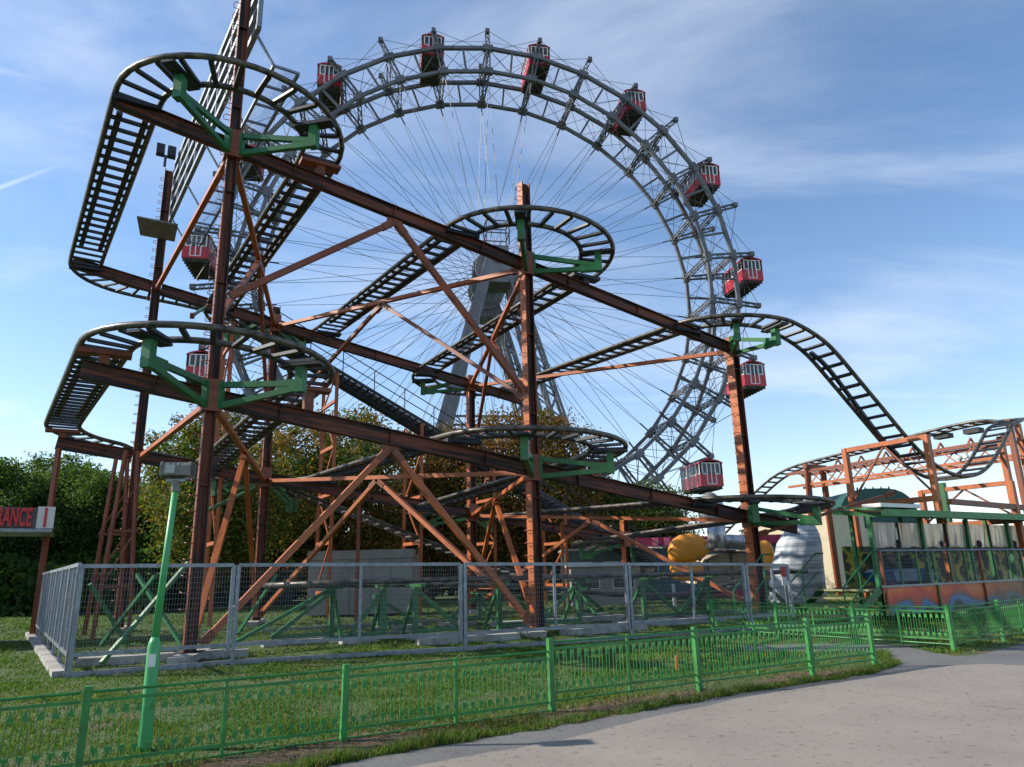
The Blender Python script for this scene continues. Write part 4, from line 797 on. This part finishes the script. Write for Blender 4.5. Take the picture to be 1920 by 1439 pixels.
b = MB(); b.bar(W(u0+.7, SV+.5, z_rf+.34), W(u0+3.0, SV+.6, z_rf+.36), .6, .12); b.build('roof_hatch', M['white'], st)
MB().bar(W(u0, SV+.5, sz(1640, 1028)-.03), W(u1, SV+.5, sz(1640, 1028)-.03), .08, .1).build('cable_tray', M['black'], st)
for i in range(5):
    u = u0+1.8+2.3*i; c = W(u, SV+.55, sz(1640, 1028)); MB().lathe([(.05, 0), (.11, .05), (.13, .17), (.07, .25), (.02, .27)], c, 9).build('loudspeaker', M['black'], st)
b = MB(); b.bar(W(u0+10.3, SV+.43, sz(1640, 1026)+.28), W(u0+11.4, SV+.43, sz(1640, 1026)+.28), .03, .38); b.build('notice_board', M['timber'], st)
def backwall_mat():
    A = bpy.data.materials.new('station_back_mural'); A.use_nodes = True; t = A.node_tree; b_ = t.nodes['Principled BSDF']; b_.inputs['Roughness'].default_value = .6
    n = t.nodes.new('ShaderNodeTexNoise'); n.inputs['Scale'].default_value = 1.9; n.inputs['Detail'].default_value = 9; n.inputs['Distortion'].default_value = .3; t.links.new(t.nodes.new('ShaderNodeTexCoord').outputs['Object'], n.inputs['Vector'])
    r = t.nodes.new('ShaderNodeValToRGB'); e = r.color_ramp.elements; t.links.new(n.outputs[0], r.inputs[0]); e[0].position = .38; e[0].color = (.02, .035, .03, 1); e[1].position = .68; e[1].color = (.02, .03, .04, 1)
    for pos, c_ in ((.47, (.10, .06, .05)), (.50, (.55, .58, .04)), (.55, (.50, .45, .10)), (.60, (.06, .14, .05))): k_ = e.new(pos); k_.color = (*c_, 1)
    t.links.new(r.outputs[0], b_.inputs['Base Color']); return A
MB().bar(W(u0+2.0, SV+2.6, z_sk+.5), W(u1, SV+2.6, z_sk+.5), .06, 1.5).build('back_wall', backwall_mat(), st)
carN = thing('coaster_car', W(u0+2.6, SV+1.05, z_sk), 'low blue coaster car standing at the station platform', 'car')
cc = W(u0+2.6, SV+1.05, z_sk); b = MB(); b.prism([cc-E3*1.1-N3*.5+Z3*.12, cc+E3*1.1-N3*.5+Z3*.12, cc+E3*1.25-N3*.5+Z3*.35, cc+E3*.7-N3*.5+Z3*.5, cc-E3*.9-N3*.5+Z3*.5, cc-E3*1.2-N3*.5+Z3*.4], N3*1.0); b.build('car_body', mat('car_blue', (.03, .10, .22), .35, 0, .3, 3), carN)
for s in (-.75, .1): b = MB(); b.bar(cc+E3*s+Z3*.45, cc+E3*(s-.18)+Z3*.95, .8, .1, up=E3); b.build('seat_back', M['black'], carN)
for s in (-.8, .8): MB().bar(cc+E3*s-N3*.45+Z3*.1, cc+E3*s+N3*.45+Z3*.1, .16, .16).build('wheel_set', M['darksteel'], carN)
# stairs at the left end of the station
stp = thing('station_stairs', W(u0-2.2, SV+.6), 'green railed yellow-edged stairs up to the station platform', 'stairs')
nS = 4; uL = u0-1.7; M['step'] = mat('worn_yellow_green_step', (.30, .29, .12), .7, 0, .4, 5)
for i in range(nS):
    z_ = z_sk*(i+1)/(nS+.4)+.03; a = uL+i*.36; b = MB(); b.bar(W(a+.15, SV+.1, z_), W(a+.15, SV+1.9, z_), .34, .05); b.build('step', M['step'], stp)
for v in (SV+.05, SV+1.95):
    MB().bar(W(uL-.1, v, .02), W(uL+nS*.36+.1, v, z_sk-.05), .05, .2).build('stringer', M['green'], stp)
    b = MB(); b.tube([W(uL-.1, v, 0), W(uL-.1, v, 1.0), W(uL+nS*.36, v, z_rl), W(uL+nS*.36+.35, v, z_rl)], .025, 6); b.tube([W(uL+.7, v, .3), W(uL+.7, v, 1.45)], .022, 6); b.tube([W(uL-.1, v, .45), W(uL+nS*.36, v, z_rl-.55)], .018, 6); b.build('stair_railing', M['green'], stp)
b = MB(); b.tube([W(uL-1.6, SV+2.6, 0), W(uL-1.6, SV+2.6, .95), W(uL-.2, SV+2.6, z_rl), W(uL+.2, SV+2.6, z_rl)], .028, 6); b.tube([W(uL-.2, SV+2.6, 0), W(uL-.2, SV+2.6, z_rl)], .03, 6); b.tube([W(uL-1.5, SV+2.6, .1), W(uL-.3, SV+2.6, 1.2)], .022, 6); b.build('stair_railing', M['green'], stp)
nb = thing('notice_sign', W(u0-.9, SV+2.7), 'small red and white notice sign beside the station stairs', 'sign'); c = W(u0-.9, SV+2.7)
MB().bar(c, c+Z3*1.7, .05, .05, up=N3).build('sign_post', M['galv'], nb); MB().bar(c-E3*.18+Z3*1.45-N3*.04, c+E3*.18+Z3*1.45-N3*.04, .02, .3).build('red_board', M['signred'], nb); MB().bar(c-E3*.18+Z3*1.16-N3*.04, c+E3*.18+Z3*1.16-N3*.04, .02, .24).build('white_board', M['white'], nb)
# ------------------------------------------------------------------ entrance kiosk at the left edge
ks = thing('entrance_kiosk', W(-5.2, 9.2), 'entrance booth with white board and red raised letters at the left edge', 'kiosk')
z0, z1 = 3.28, 3.86; sa, sb = W(-8.0, 9.0), W(-3.0, 9.0)
MB().bar(sa+Z3*(z0+z1)/2, sb+Z3*(z0+z1)/2, .18, z1-z0).build('sign_board', mat('dark_plum_board', (.13, .09, .11), .5, 0, .25, 2, dirt=.2), ks)
MB().bar(sb+Z3*(z0+z1)/2-E3*.42-N3*.015, sb+Z3*(z0+z1)/2+E3*.02-N3*.015, .2, z1-z0+.06).build('white_end_cap', M['white'], ks); MB().bar(sb+Z3*(z0+z1)/2-E3*.24-N3*.03, sb+Z3*(z0+z1)/2-E3*.17-N3*.03, .2, z1-z0).build('end_stripe', M['signred'], ks)
cu = bpy.data.curves.new('letters', 'FONT'); cu.body = 'ENTRANCE'; cu.size = .74; cu.extrude = .06; cu.offset = .022; cu.align_x = 'RIGHT'; to = bpy.data.objects.new('tmp', cu); COL.objects.link(to)
dg = bpy.context.evaluated_depsgraph_get(); me = bpy.data.meshes.new_from_object(to.evaluated_get(dg)); bpy.data.objects.remove(to); me.materials.clear(); me.materials.append(M['signred']); me.name = 'sign_letters'
place('sign_letters', me, ks, frame(E3*.36, Z3, -N3, sb-E3*.55-N3*.15+Z3*(z0+.04)))
MB().prism([sa+Z3*(z0-.14)-N3*.1, sb+Z3*(z0-.14)-N3*.1, sb+Z3*(z0-.14)+N3*2.4, sa+Z3*(z0-.14)+N3*2.4], Z3*.1).build('roof', M['galv'], ks)
for u in (-7.6, -5.3, -4.6):
    MB().bar(W(u, 9.1), W(u, 9.1, z0-.14), .09, .09, up=N3).build('roof_post', M['black'], ks)
b = MB(); b.prism([W(-7.6, 9.15), W(-4.7, 9.15), W(-4.7, 11), W(-7.6, 11)], Z3*.62); b.build('counter_base', M['green'], ks); MB().prism([W(-7.6, 9.1, .62), W(-4.65, 9.1, .62), W(-4.65, 11, .62), W(-7.6, 11, .62)], Z3*.42).build('counter_top', M['grey'], ks)
MB().prism([W(-7.5, 9.4, 1.05), W(-4.9, 9.4, 1.05), W(-4.9, 10.9, 1.05), W(-7.5, 10.9, 1.05)], Z3*.75).build('booth_window', M['glass'], ks)
for z_ in (1.08, 1.85): MB().bar(W(-7.5, 9.2, z_), W(-4.7, 9.2, z_), .05, .05).build('window_bar', M['white'], ks)
MB().bar(W(-4.72, 9.2, 1.0), W(-4.72, 9.2, 1.9), .05, .05, up=N3).build('window_bar', M['white'], ks)
# ------------------------------------------------------------------ things behind the coaster
c = gp(672, 1157); Yc = c[1]
sh = thing('storage_container', (c[0], c[1], 0), 'plain grey storage container behind the left half of the mesh fence', 'container')
x0, x1 = dp(577, 1100, Yc)[0], dp(772, 1100, Yc)[0]; zt = dp(672, 1032, Yc)[2]
MB().box(x0, x1, Yc, Yc+2.4, .1, zt-.38).build('container_body', M['grey'], sh)
MB().box(x0-.04, x1+.04, Yc-.05, Yc+2.45, zt-.37, zt).build('fascia', M['grey'], sh)
for i in range(1, 5): MB().box(x0+(x1-x0)*i/5-.02, x0+(x1-x0)*i/5+.02, Yc-.02, Yc, .1, zt-.38).build('panel_joint', M['lampgrey'], sh)
for i in range(1, 12): MB().box(x0, x1, Yc-.012, Yc-.002, .1+i*.19, .11+i*.19).build('cladding_line', M['lampgrey'], sh)
def box_building(name, label, cat, xl, xr, ytop, Y, depth, m_, roof=None, roof_m=None, wins=0, fascia=None):
    a, e_ = dp(xl, 1060, Y)[0], dp(xr, 1060, Y)[0]; zt = dp((xl+xr)/2, ytop, Y)[2]; o = thing(name, ((a+e_)/2, Y, 0), label, cat)
    MB().box(a, e_, Y, Y+depth, 0, zt).build('wall', M[m_], o)
    if roof: MB().box(a-.15, e_+.15, Y-.25, Y+depth+.15, zt, zt+roof).build('roof', M[roof_m or m_], o)
    for i in range(wins):
        t = (i+.5)/wins; xm = a+(e_-a)*t; ww = (e_-a)/wins*.32; w_ = MB().box(xm-ww, xm+ww, Y-.05, Y+.02, zt*.42, zt*.78).build('window', M['white'], o); MB().box(xm-ww+.05, xm+ww-.05, Y-.07, Y-.05, zt*.42+.05, zt*.78-.05).build('pane', M['glass'], o)
    return o, a, e_, zt
box_building('kiosk', 'dark teal kiosk behind the right half of the mesh fence', 'kiosk', 1060, 1245, 1032, 40, 4, 'teal', .12, 'grey', 3)
box_building('kiosk', 'low pale grey kiosk between the coaster and the magenta stall', 'kiosk', 1070, 1200, 1062, 36, 2.5, 'grey', .08, 'white', 2)
o, a, e_, zt = box_building('stall', 'stall with a magenta and pink striped fascia behind the orange panels', 'stall', 1195, 1470, 1022, 44, 4, 'teal')
MB().box(a, e_, 43.7, 44, zt, zt+.5).build('fascia_board', M['magenta'], o)
for i in (1, 3, 8): MB().box(a+.35*i+.6, a+.35*i+.95, 43.66, 43.7, zt+.01, zt+.49).build('pink_stripe', M['pink'], o)
o, a, e_, zt = box_building('white_stall', 'long stall with pale blue-grey roof beyond the lawn on the left', 'stall', 170, 520, 1078, 52, 4, 'teal', .5, 'white', 6)
o, a, e_, zt = box_building('striped_stall', 'small stall with red and white awning beyond the left fence', 'stall', 172, 262, 1095, 46, 2.5, 'black')
for i in range(8): MB().box(a+(e_-a)*i/8, a+(e_-a)*(i+1)/8-.005, 45.5, 46.0, zt, zt+.42).build('awning_stripe', M['signred'] if i % 2 else M['white'], o)
o, a, e_, zt = box_building('cream_building', 'cream rendered building behind the right end of the coaster', 'building', 1535, 1665, 958, 52, 6, 'cream', .15, 'grey', 0); o.rotation_euler = (0, 0, math.radians(38))
o, a, e_, zt = box_building('pale_building', 'pale low building beyond the station, left of the cream one', 'building', 1455, 1560, 985, 58, 8, 'white', .15, 'grey', 0)
# domed green building
Y = 62.0; a, e_ = dp(1572, 960, Y)[0], dp(1722, 960, Y)[0]; zt = dp(1640, 916, Y)[2]; zb_ = dp(1640, 990, Y)[2]
dm = thing('domed_hall', ((a+e_)/2, Y, 0), 'hall with a dark green barrel roof beyond the station', 'building'); MB().box(a, e_, Y, Y+10, 0, zb_).build('wall', M['cream'], dm)
pr = [(a, zb_)] + [((a+e_)/2-(e_-a)/2*math.cos(t)*abs(math.cos(t))**-.35, zb_+(zt-zb_)*math.sin(t)**.75) for t in np.linspace(.08, math.pi-.08, 14)] + [(e_, zb_)]
MB().prism([(x, Y-.1, z_) for x, z_ in pr], (0, 10.2, 0)).build('barrel_roof', M['dkgreen'], dm)
q1_, q2_ = dp(1638, 940, Y-.2), dp(1675, 957, Y-.2); MB().box(q1_[0], q2_[0], Y-.3, Y-.15, q2_[2]-.1, q1_[2]-.1).build('white_sign', M['white'], dm)
for i in range(5): x = a+(e_-a)*(.3+.1*i); MB().lathe([(.07, 0), (.1, .12), (.03, .28)], (x, Y+.3, zt-.1), 8).build('roof_finial', M['dkgreen'], dm)
# covered ride with round orange panels
Y = 33.0; rd = thing('covered_ride', (*dp(1355, 1100, Y)[:2], 0), 'closed ride with two round orange panels and a striped arched cover', 'ride')
def ear(pts, nm):
    P = np.array([dp(x, y, Y-.3) for x, y in pts]); cm = P.mean(0); k_ = len(P)
    P = np.array([p_ for a_, c_ in zip(P, np.roll(P, -1, 0)) for p_ in (a_, .75*a_+.25*c_, .5*(a_+c_), .25*a_+.75*c_)]); k_ = len(P); P = .25*np.roll(P, 1, 0)+.5*P+.25*np.roll(P, -1, 0)
    vs_ = [p_+np.array([0, .45, 0]) for p_ in P]
    for f_, d_ in ((1, 0), (.93, -.07), (.7, -.11), (.4, -.13)): vs_ += [cm+(p_-cm)*f_+np.array([0, d_, 0]) for p_ in P]
    vs_.append(cm+np.array([0, -.14, 0])); nb_ = 5
    MB().add(vs_, [(i*k_+j, i*k_+(j+1) % k_, (i+1)*k_+(j+1) % k_, (i+1)*k_+j) for i in range(nb_-1) for j in range(k_)]+[((nb_-1)*k_+j, (nb_-1)*k_+(j+1) % k_, nb_*k_) for j in range(k_)]).build(nm, M['yellow'], rd, smooth=True)
ear([(1255, 1034), (1262, 1013), (1278, 1002), (1298, 1000), (1318, 1007), (1330, 1021), (1331, 1034), (1320, 1047), (1300, 1054), (1258, 1056)][::-1], 'round_panel')
ear([(1258, 1057), (1318, 1051), (1320, 1090), (1263, 1090)][::-1], 'lower_panel')
ear([(1422, 1016), (1436, 1013), (1446, 1020), (1453, 1038), (1454, 1070), (1448, 1087), (1428, 1088), (1418, 1050)][::-1], 'round_panel')
aw = [dp(1308+ (1430-1308)*(1-math.cos(t))/2, 1095-58*math.sin(t)**.6, Y) for t in np.linspace(0, math.pi, 17)]
b = MB(); k_ = len(aw); b.add(list(aw)+[p+np.array([0, 3.5, 0]) for p in aw], [(i, i+1, k_+i+1, k_+i) for i in range(k_-1)]); b.build('arched_cover', M['cream'], rd)
b = MB(); b.prism(list(aw), (0, .05, 0)); M['stripe'] = mat('striped_brown_cover', (.30, .24, .14), .7, 0, 0, 4, (.14, .11, .06), (.3, 1, 7), .42, .58); b.build('front_cover', M['stripe'], rd)
for f in (.28, .5, .72): p = aw[int(f*16)]; MB().tube([p*[1, 1, 0]+[0, -.06, .6], p+[0, -.06, -.05]], .03, 6).build('cover_hoop', M['black'], rd)
aw2 = [dp(1300+(1438-1300)*(1-math.cos(t))/2, 1065-52*math.sin(t), Y-.15) for t in np.linspace(.35, math.pi-.35, 13)]
b = MB(); b.tube(aw2, .26, 10); b.build('silver_arch', M['silver'], rd, smooth=True)
p = dp(1345, 1028, Y-.5); q = dp(1342, 985, Y-.5); b = MB(); b.tube([p, p*.5+q*.5+np.array([0, 0, .05]), q], .38, 12, r2=.42); b.build('silver_trunk', M['silver'], rd, smooth=True)
p = dp(1340, 980, Y+1); q = dp(1330, 940, Y+1); b = MB(); b.tube([p, q], .75, 12, r2=.55); b.build('silver_hood', M['silver'], rd, smooth=True)
c = dp(1331, 938, Y+1); b = MB(); b.lathe([(.01, -.3), (.38, -.2), (.42, 0), (.36, .2), (.2, .33), (.01, .38)], c, 14); b.build('dark_ball', M['lampgrey'], rd, smooth=True)
for s in (1262, 1300, 1420, 1445): p = dp(s, 1095, Y); MB().bar(p*[1, 1, 0], p, .12, .12).build('ride_leg', M['white'], rd)
p, q = dp(1290, 1112, Y-.6), dp(1430, 1112, Y-.6); MB().bar(p, q, .1, .3).build('ride_board', M['magenta'], rd)
M['tarp'] = mat('striped_tarpaulin', (.40, .43, .46), .55, 0, 0, 1.0, (.20, .23, .255), (.3, .3, 8.5), .44, .54, bump=.6, bscale=5, detail=2)
# tarpaulin-wrapped ride car tower
Y = 31.0; tp = thing('tarpaulin_cover', (*dp(1497, 1090, Y)[:2], 0), 'tall object wrapped in grey striped tarpaulin beside the right column', 'cover')
rows = [(1130, 1446, 1546), (1115, 1445, 1546), (1100, 1446, 1545), (1080, 1447, 1544), (1060, 1449, 1542), (1040, 1453, 1540), (1020, 1458, 1538), (1003, 1468, 1534), (990, 1478, 1528), (980, 1486, 1523), (972, 1495, 1518)]; vs = []
for y, xl, xr in rows:
    l, r = dp(xl, y, Y), dp(xr, y, Y)
    for j in range(36):
        t = 2*math.pi*j/36; cx = (l[0]+r[0])/2; hw = (r[0]-l[0])/2; wv_ = 1+.035*math.sin(j*2.1+y*.05)+.02*math.sin(j*3.7); vs.append((cx+hw*math.cos(t)*wv_, Y+hw*.8*math.sin(t)*wv_, max(l[2], 0)))
b = MB(); nr = len(rows); b.add(vs, [(i*36+j, i*36+(j+1) % 36, (i+1)*36+(j+1) % 36, (i+1)*36+j) for i in range(nr-1) for j in range(36)]+[tuple((nr-1)*36+j for j in range(36))]); b.build('tarpaulin', M['tarp'], tp, smooth=True)
# ------------------------------------------------------------------ trees
def tree(name, label, base, h_, crown, mats, wts, nl=16000, ls=.22, clumps=70, seed=1, trunk_r=.28, zlow=.25, group='trees behind the coaster', fill=1.0):
    r = np.random.default_rng(seed); bx, by = base; o = thing(name, (bx, by, 0), label, 'tree', group); rx, ry = crown
    C = []; zc_ = h_*(.5+zlow/2); rz = h_*(1-zlow)/2
    while len(C) < clumps:
        p = r.uniform(-1, 1, 3); d = np.linalg.norm(p)
        if .35 < d < 1: 
            wob = .78+.3*math.sin(3*math.atan2(p[1], p[0])+seed)*math.cos(4*p[2]+seed)
            C.append((p[0]*rx*wob, p[1]*ry*wob, zc_+p[2]*rz*(.9+.1*wob)))
    for _ in range(16):
        an = r.uniform(0, 6.28); q_ = r.uniform(.2, 1.0); C.append((rx*1.02*q_*math.cos(an), ry*1.02*q_*math.sin(an), zc_+rz*math.sqrt(max(0, 1.12-q_*q_))*r.uniform(.9, 1.1)))
    C = np.array(C); b = MB(); tt = np.array([r.normal(0, .2), r.normal(0, .2), h_*.55]); b.tube([(0, 0, -.05), tt*.5+[.1, 0, 0], tt], trunk_r, 8, r2=trunk_r*.45)
    b.build('trunk', M['bark'], o, raw=True)
    b = MB()
    for c_ in C[r.permutation(len(C))[:26]]:
        s_ = r.uniform(.35, 1.0); p0 = tt*s_; md = (p0+c_)/2+np.array([0, 0, .1*h_*r.uniform(-.3, 1)*.4]); b.tube([p0, md, c_], trunk_r*.33, 5, r2=.02)
    b.build('limbs', M['bark'], o, raw=True)['kind'] = 'stuff'
    ci = r.integers(0, len(C), nl); cs = r.uniform(.35, 1.3, len(C))*min(rx, rz)*.25*fill; cs[-16:] *= .55; pw = cs**1.6; ci = r.choice(len(C), nl, p=pw/pw.sum())
    P = C[ci] + np.clip(r.normal(0, 1, (nl, 3)), -1.9, 1.9)*cs[ci][:, None]*[1, 1, .75]; P[:, 2] = np.maximum(P[:, 2], .25)
    n1 = r.normal(0, 1, (nl, 3)); n1[:, 2] += .5; n1 /= np.linalg.norm(n1, axis=1)[:, None]; t1 = np.cross(n1, r.normal(0, 1, (nl, 3))); t1 /= np.linalg.norm(t1, axis=1)[:, None]; t2 = np.cross(n1, t1)
    sz_ = ls*r.uniform(.5, 1.2, nl)[:, None]; Vv = np.zeros((nl, 4, 3)); Vv[:, 0] = P-t1*sz_; Vv[:, 1] = P+t2*sz_*.55-t1*sz_*.1; Vv[:, 2] = P+t1*sz_; Vv[:, 3] = P-t2*sz_*.55-t1*sz_*.1
    cb = r.random(len(C)); idx = np.searchsorted(np.cumsum(wts)/np.sum(wts), np.clip(.55*cb[ci]+.45*r.random(nl), 0, .999))
    cr_ = soup('crown', Vv.reshape(-1, 3), 4, mats, idx, None, o); return o
def tpx(x, ytop, Y): p = dp(x, ytop, Y); return (p[0], Y), p[2]
GOLD = [leafmat('leaf_straw', (.30, .20, .04), .4), leafmat('leaf_lime', (.16, .20, .035), .4)]
TR = [('chestnut_tree', 'tall rust brown chestnut tree behind the middle of the coaster', 640, 770, 47, (5.4, 4.2), BROWNS+YELLOWS+GREENS, (3, 2.5, 1.5, 1.5, 1, .6, 2.5, 2, .7), 20000, .23, 11),
      ('chestnut_tree', 'brown autumn tree in front of the wheel tower legs', 975, 768, 50, (5.4, 4.2), BROWNS+YELLOWS+GREENS, (3, 3, 1.6, 1, .6, .4, 1.5, 1, .3), 20000, .23, 12),
      ('maple_tree', 'yellowing tree just left of the lamp post head', 395, 770, 41, (3.9, 3.4), YELLOWS+GREENS+GOLD, (3, 3, 1.2, 1, 2, 2, .8, 1.2), 16000, .2, 13),
      ('chestnut_tree', 'dark brown tree between the two brown autumn crowns', 810, 800, 52, (5.0, 4), BROWNS+GREENS, (3, 2, 1, 2, 1, .2), 15000, .24, 14),
      ('green_tree', 'tall pale green tree at the left behind the slender posts', 120, 848, 47, (3.0, 3), [GREENS[2], GREENS[1], YELLOWS[0]], (3, 2, 2), 12000, .2, 25),
      ('green_tree', 'dark green tree at the left with uneven top, beside the entrance sign', 185, 885, 44, (3.8, 3.6), GREENS, (2, 3, 1.6), 20000, .2, 15),
      ('green_tree', 'green tree at the left picture edge behind the entrance sign', 12, 862, 42, (3.4, 3.4), GREENS, (2, 3, 1.2), 16000, .2, 16),
      ('green_tree', 'green tree behind the rear left column', 275, 890, 50, (4.6, 4), GREENS, (3, 2, 1), 14000, .22, 17),
      ('grey_green_tree', 'grey-green tree at the foot of the wheel on the right', 1205, 905, 62, (4.0, 3.6), [leafmat('leaf_grey_green', (.075, .085, .04)), GREENS[1], YELLOWS[0]], (3, 2, 2), 14000, .24, 18),
      ('chestnut_tree', 'brown and green tree left of the wheel rim foot', 1095, 900, 54, (4.0, 3.6), YELLOWS+GREENS+BROWNS, (2, 1, .5, 2, 2, 1, 1, 1, 1), 14000, .24, 19),
      ('chestnut_tree', 'amber tree seen behind the rear middle column', 505, 815, 50, (3.6, 3.4), BROWNS+YELLOWS+GREENS, (2, 3, 2, 1, 1.5, 1, 1, 1, .5), 12000, .22, 20)]
for nm, lb, x, yt, Y, cr_, ms, wt, nl, ls, sd in TR:
    bs, h_ = tpx(x, yt, Y); tree(nm, lb, bs, h_*.93, cr_, ms, wt, int(nl*2.7), ls*.55, seed=sd, zlow=.13, clumps=64, fill=.86)
# clipped dark hedge closing the ground behind the trees, and far wood
def hedge(name, label, xl, xr, ytop, Y, seed, mats, wts, nl):
    r = np.random.default_rng(seed); a, e_ = dp(xl, 1060, Y)[0], dp(xr, 1060, Y)[0]; zt = dp((xl+xr)/2, ytop, Y)[2]; P = np.stack([r.uniform(a, e_, nl), Y+r.uniform(-1.6, 1.6, nl), r.random(nl)**.8*zt], 1)
    P[:, 2] *= .75+.35*vnoise(P[:, 0]+50, P[:, 1], .45, seed); n1 = r.normal(0, 1, (nl, 3)); n1 /= np.linalg.norm(n1, axis=1)[:, None]; t1 = np.cross(n1, r.normal(0, 1, (nl, 3))); t1 /= np.linalg.norm(t1, axis=1)[:, None]; t2 = np.cross(n1, t1); s_ = .3*r.uniform(.5, 1.2, nl)[:, None]
    Vv = np.stack([P-t1*s_, P+t2*s_*.6, P+t1*s_, P-t2*s_*.6], 1); return tag(soup(name, Vv.reshape(-1, 3), 4, mats, np.searchsorted(np.cumsum(wts)/np.sum(wts), r.random(nl)), 'stuff'), label, 'hedge')
hedge('shrub_belt', 'dark shrub belt filling the ground behind the coaster', -60, 1260, 985, 60, 31, GREENS+BROWNS, (4, 2, .5, 2, 1, .3), 42000)
hedge('far_wood', 'far dark wood along the horizon', -400, 2400, 1015, 150, 32, GREENS, (3, 2, .5), 26000)
hedge('side_hedge', 'dark low hedge behind the entrance booth on the left', -160, 330, 1040, 41, 33, GREENS, (4, 2, .5), 16000)
